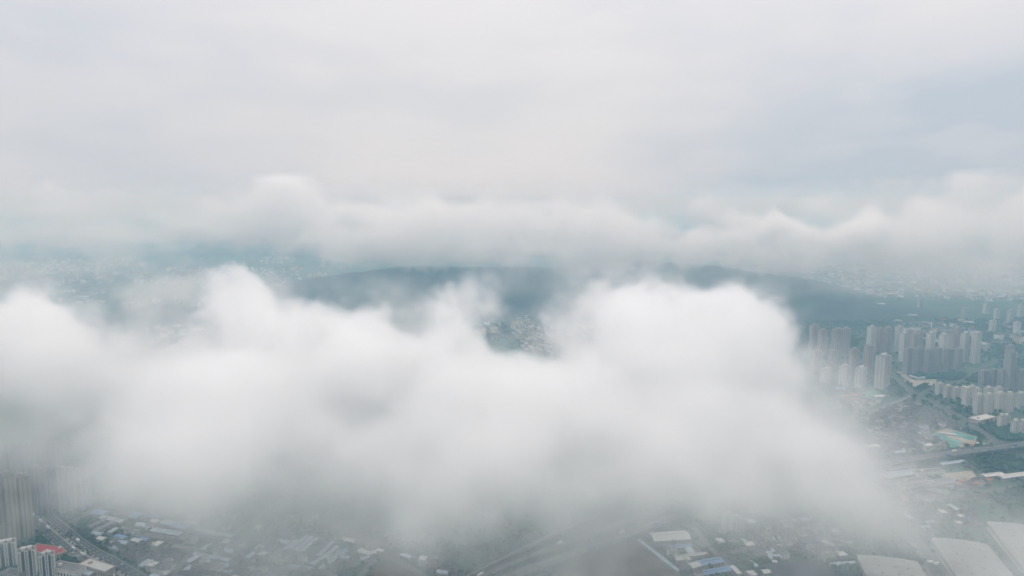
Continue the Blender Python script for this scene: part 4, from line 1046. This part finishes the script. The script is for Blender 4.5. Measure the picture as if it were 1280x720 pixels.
def blobs_field(AX, blobs, k, reach):
    """smooth union of ellipsoids: metres inside the surface (negative outside), and the local strength"""
    X, Y, Z = AX
    acc = np.full((len(X), len(Y), len(Z)), 1e-9, np.float32); wt = np.zeros_like(acc)
    for (c, r, s) in blobs:
        m_ = min(r); g = 1 + reach / m_
        ii = [np.where(np.abs(A - c[q]) < r[q] * g)[0] for q, A in enumerate(AX)]
        if not all(len(i) for i in ii): continue
        sl = tuple(slice(i[0], i[-1] + 1) for i in ii)
        q = (((X[sl[0]] - c[0]) / r[0]) ** 2)[:, None, None] + (((Y[sl[1]] - c[1]) / r[1]) ** 2)[None, :, None] + (((Z[sl[2]] - c[2]) / r[2]) ** 2)[None, None, :]
        e = np.exp(np.clip((1 - np.sqrt(q)) * m_ / k, -20, 8))
        acc[sl] += e; wt[sl] += e * s
    return k * np.log(acc), wt / acc

def axes_of(lo, hi, ns):
    return [np.linspace(lo[k], hi[k], ns[k], dtype=np.float32) for k in range(3)]

def edge_fade(D, cells):
    for ax in range(3):
        n = D.shape[ax]
        e = np.clip(np.minimum(np.arange(n), n - 1 - np.arange(n)) / cells, 0, 1).astype(np.float32)
        D *= e.reshape([-1 if k == ax else 1 for k in range(3)])
    return D

def make_cloud(name, label, lo, hi, vox, spec, mat, wave, amp, soft, k, seed, lift=None, power=1.0, fine=8.0, shift=0.0, rough=.6, veil=None, fringe=0.0):
    """AMP, FINE, SOFT, K, SHIFT are metres: how far the noise moves the edge, how deep the edge fades in"""
    ns = tuple(int((hi[q] - lo[q]) / vox[q]) for q in range(3))
    AX = axes_of(lo, hi, ns)
    bl = []
    for (px, py, d, rx, ry, rd, st) in spec:
        m_ = d / FPX
        bl.append((pt(px, py, d), (rx * m_, rd, ry * m_), st))
    F, W = blobs_field(AX, bl, k, 2.5 * amp + soft)
    size = [hi[q] - lo[q] for q in range(3)]
    n1 = fbm(ns, size, wave, 5, seed, rough)
    n2 = fbm(ns, size, wave * .5, 4, seed + 9, .6, True)
    if veil:                                  # crisp billows on top, smooth and thin towards the underside
        t = np.clip((AX[2] - veil[0]) / (veil[1] - veil[0]), .3, 1).astype(np.float32)[None, None, :]
        n0 = fbm(ns, size, wave * 1.3, 4, seed + 40, .6)
        n1 = n0 + (n1 - n0) * t; n2 = n2 * t; soft = soft * (veil[2] + (1 - veil[2]) * t)
    D = np.clip((F + shift + amp * n1 + fine * n2) / soft, 0, 1) ** power * W
    if fringe:                                # torn half transparent shreds outside the dense body
        n3 = fbm(ns, size, wave * .8, 5, seed + 70, .75)
        D = np.maximum(D, fringe * np.clip((F + shift + 10 + amp * 1.9 * n3) / (soft * 1.6), 0, 1) ** 1.3 * W)
    if lift is not None:                     # thinner towards the underside
        D *= np.interp(AX[2], *lift).astype(np.float32)[None, None, :]
    D = edge_fade(D, 6.0)
    print(name, "voxels", D.size, "filled", float((D > 0).mean()))
    return cloud_object(name, lo, hi, D, mat, label)

mat_cloud = volume_material("cloud_vapour", (.994, .993, .993), 0.1, 0.05)
mat_far = volume_material("far_cloud_vapour", (1, 1, 1), 0.1, 0.011)
mat_mist = volume_material("mist_vapour", (1, 1, 1), 0.1, 0.009)

# blobs: px, py of the centre in the photograph, ground distance, radius x px, radius y px, radius in depth m, strength
# a tilted sheet: its far side towers up to 400 m, its near side is thinner and hangs at 220 to 300 m
NEAR = [
 (805, 440, 960, 82, 74, 130, 1.0), (815, 378, 980, 48, 38, 80, 1.0), (765, 394, 980, 40, 38, 80, 1.0), (724, 446, 960, 36, 40, 90, 1.0), (650, 466, 930, 40, 30, 80, 1.0), (705, 436, 960, 28, 34, 70, .9), (445, 515, 840, 70, 30, 90, 1.0), (140, 478, 880, 60, 30, 90, 1.0), (215, 470, 900, 50, 30, 90, .9),
 (922, 420, 950, 58, 56, 100, 1.0), (960, 460, 930, 42, 46, 90, .9), (870, 450, 940, 80, 56, 110, 1.0),
 (830, 515, 840, 165, 60, 120, 1.0), (956, 525, 850, 56, 50, 100, .9), (990, 575, 770, 52, 40, 80, .8), (940, 560, 760, 90, 40, 90, 1.0),
 (700, 510, 850, 130, 60, 120, 1.0), (575, 490, 870, 110, 62, 120, 1.0), (574, 402, 980, 30, 32, 60, 1.4), (545, 440, 960, 34, 34, 70, 1.0), (597, 450, 950, 28, 34, 70, 1.0),
 (450, 470, 900, 100, 60, 120, 1.0), (430, 425, 970, 60, 34, 70, .7), (380, 415, 980, 46, 36, 80, .8),
 (296, 392, 990, 36, 32, 70, 1.1), (326, 402, 990, 32, 30, 80, .9), (302, 426, 970, 46, 34, 80, .8),
 (330, 495, 870, 130, 54, 130, 1.0), (210, 505, 860, 90, 42, 120, 1.0), (120, 515, 860, 60, 30, 110, .8),
 (20, 422, 940, 68, 38, 110, 1.0), (-60, 410, 950, 90, 40, 120, 1.0), (90, 452, 910, 56, 34, 110, .9), (50, 475, 900, 120, 28, 110, .7), (170, 484, 900, 70, 30, 110, .7),
 (300, 545, 770, 120, 36, 90, 1.0), (470, 550, 760, 140, 42, 90, 1.0), (640, 555, 750, 140, 42, 90, 1.0), (800, 555, 760, 130, 42, 90, 1.0), (180, 550, 780, 70, 28, 80, .7),
 (360, 592, 680, 110, 32, 70, .8), (510, 602, 665, 130, 36, 70, .9), (670, 605, 660, 130, 36, 70, .9), (830, 600, 670, 120, 34, 70, .8), (960, 600, 690, 90, 34, 70, .8), (1025, 612, 700, 44, 28, 60, .6), (240, 590, 700, 60, 22, 60, .5),
 (430, 632, 610, 100, 18, 50, .25), (600, 640, 600, 130, 20, 50, .3), (790, 632, 610, 100, 18, 50, .25), (930, 640, 620, 90, 20, 50, .35),
]
make_cloud("cloud_bank", "big billowing white cloud drifting over the middle of the city",
           (-1050., 490., 130.), (560., 1180., 470.), (3.6, 4.2, 3.4), NEAR, mat_cloud, 85, 12, 30, 11, 3,
           None, 1.25, 10, 5, .82, (230, 350, 1.5), .16)
FAR = [
 (350, 256, 3300, 60, 26, 230, .8), (400, 275, 3300, 80, 26, 260, .8), (270, 285, 3300, 100, 22, 260, .7), (130, 292, 3400, 90, 18, 260, .5), (115, 282, 3400, 22, 10, 100, .6), (0, 295, 3500, 80, 18, 260, .4),
 (480, 292, 3200, 120, 32, 300, .9), (600, 288, 3100, 130, 36, 300, .9), (720, 288, 3000, 90, 28, 260, .9), (745, 268, 3500, 40, 11, 130, 3), (700, 262, 3600, 26, 9, 130, 2.5), (350, 244, 3300, 30, 17, 130, 2), (272, 258, 3300, 26, 13, 130, 1.8), (60, 290, 3300, 24, 10, 130, 1.4), (150, 292, 3300, 34, 10, 130, 1.4), (1215, 225, 3000, 22, 32, 140, .5),
 (840, 305, 2900, 100, 26, 260, .9), (962, 287, 2700, 32, 17, 120, 3.5), (925, 298, 2700, 44, 15, 140, 3), (1002, 297, 2700, 36, 14, 120, 2.5), (960, 316, 2800, 80, 22, 200, .9),
 (1095, 284, 2700, 34, 17, 130, 2.6), (1060, 300, 2900, 50, 18, 150, .8), (1140, 304, 3000, 80, 24, 220, .8), (1215, 230, 3100, 26, 36, 160, .35), (1250, 290, 3100, 80, 40, 260, .5), (1340, 290, 3100, 120, 50, 260, .6),
 (520, 304, 3000, 150, 16, 220, .9), (690, 306, 2900, 140, 18, 220, .9), (1200, 325, 3000, 120, 16, 220, .4), (800, 314, 2900, 110, 20, 200, .9), (900, 322, 2850, 110, 18, 180, .9), (780, 296, 3000, 90, 24, 240, .8), (620, 310, 2900, 160, 14, 200, .8), (430, 304, 3100, 130, 14, 200, .6),
 (100, 258, 3850, 260, 24, 150, .3), (500, 246, 3850, 260, 24, 150, .3), (900, 250, 3850, 260, 20, 150, .12), (1250, 240, 3850, 200, 34, 150, .25), (-150, 262, 3850, 200, 22, 150, .3), (290, 262, 3200, 60, 14, 160, .5), (560, 262, 3300, 80, 16, 160, .6), (1180, 282, 3000, 60, 20, 160, .6), (180, 312, 3300, 160, 12, 220, .25), (1230, 350, 2700, 130, 22, 200, .16), (90, 335, 2900, 160, 18, 200, .2), (960, 326, 2750, 90, 14, 160, .9), (760, 326, 2850, 90, 12, 180, .9), 
]
PR = random.Random(77)
for k in range(34):                           # loose puffs along the bank
    FAR.append((-40 + k * 41 + PR.uniform(-18, 18), PR.uniform(250, 300), PR.uniform(2750, 3400), PR.uniform(16, 40), PR.uniform(8, 17), 120, PR.choice((.5, .8, 1.2, 2.0))))
FAR += [(300, 362, 2600, 330, 44, 200, .1), (800, 362, 2600, 330, 44, 200, .1), (1200, 362, 2600, 260, 44, 200, .18), (-20, 362, 2600, 200, 44, 200, .16)]
make_cloud("distant_cloud_bank", "long low white cloud lying across the tops of the wooded hills",
           (-2900., 2350., 130.), (2900., 4050., 640.), (9.5, 15, 6), FAR, mat_far, 210, 24, 46, 14, 33, None, 1.2, 26, 2, .78)
MIST = [
 (90, 540, 1250, 100, 36, 130, .7), (130, 590, 1250, 70, 22, 110, .8), (-60, 560, 1250, 60, 30, 130, .3), (25, 592, 980, 60, 16, 70, 1.2), (-10, 560, 980, 60, 30, 70, .8), (310, 630, 800, 60, 24, 90, .9),
 (260, 620, 850, 90, 30, 120, 1.0), (400, 640, 860, 130, 34, 130, 1.3), (560, 650, 850, 150, 40, 130, 1.5), (700, 640, 860, 120, 36, 130, 1.3), (840, 635, 860, 100, 30, 130, 1.2), (560, 700, 700, 260, 22, 90, .25),
 (980, 640, 850, 110, 36, 130, 1.4), (1070, 640, 840, 50, 40, 130, 1.4), (1050, 540, 930, 34, 44, 120, .6), (1180, 652, 760, 80, 20, 100, 1.0), (1262, 632, 740, 34, 40, 80, 1.5),
 (1280, 690, 640, 50, 30, 80, .9), (1140, 680, 660, 80, 18, 80, .25), (340, 700, 700, 60, 30, 70, .6), (190, 372, 2100, 45, 14, 130, 1.3), (150, 395, 2000, 50, 16, 140, .9),
 (470, 398, 1300, 60, 14, 120, .9), (530, 398, 1300, 34, 14, 120, .7), (200, 445, 1200, 90, 20, 160, .7), (1040, 480, 980, 50, 44, 110, .8), (710, 430, 1200, 26, 26, 100, .5), (850, 372, 1200, 40, 26, 100, .7),
]
make_cloud("mist", "thin torn mist hanging under and around the big cloud",
           (-1150., 500., 30.), (760., 2300., 440.), (8, 11, 7), MIST, mat_mist, 120, 24, 60, 18, 5, None, 1.2, 12, 6, .7)

# ------------------------------------------------------------------ haze
bm = bmesh.new(); bmesh.ops.create_cube(bm, size=1)
me = bpy.data.meshes.new("haze"); bm.to_mesh(me); bm.free()
hz = bpy.data.objects.new("haze", me); COL.objects.link(hz); hz["kind"] = "stuff"
hz.scale = (60010, 60010, 562); hz.location = (0, 0, 280)
hm = volume_material("haze_air", (.42, .73, .95), 0.0, 2.3e-4)
hm.node_tree.nodes["Principled Volume"].inputs['Density Attribute'].default_value = ''
me.materials.append(hm)
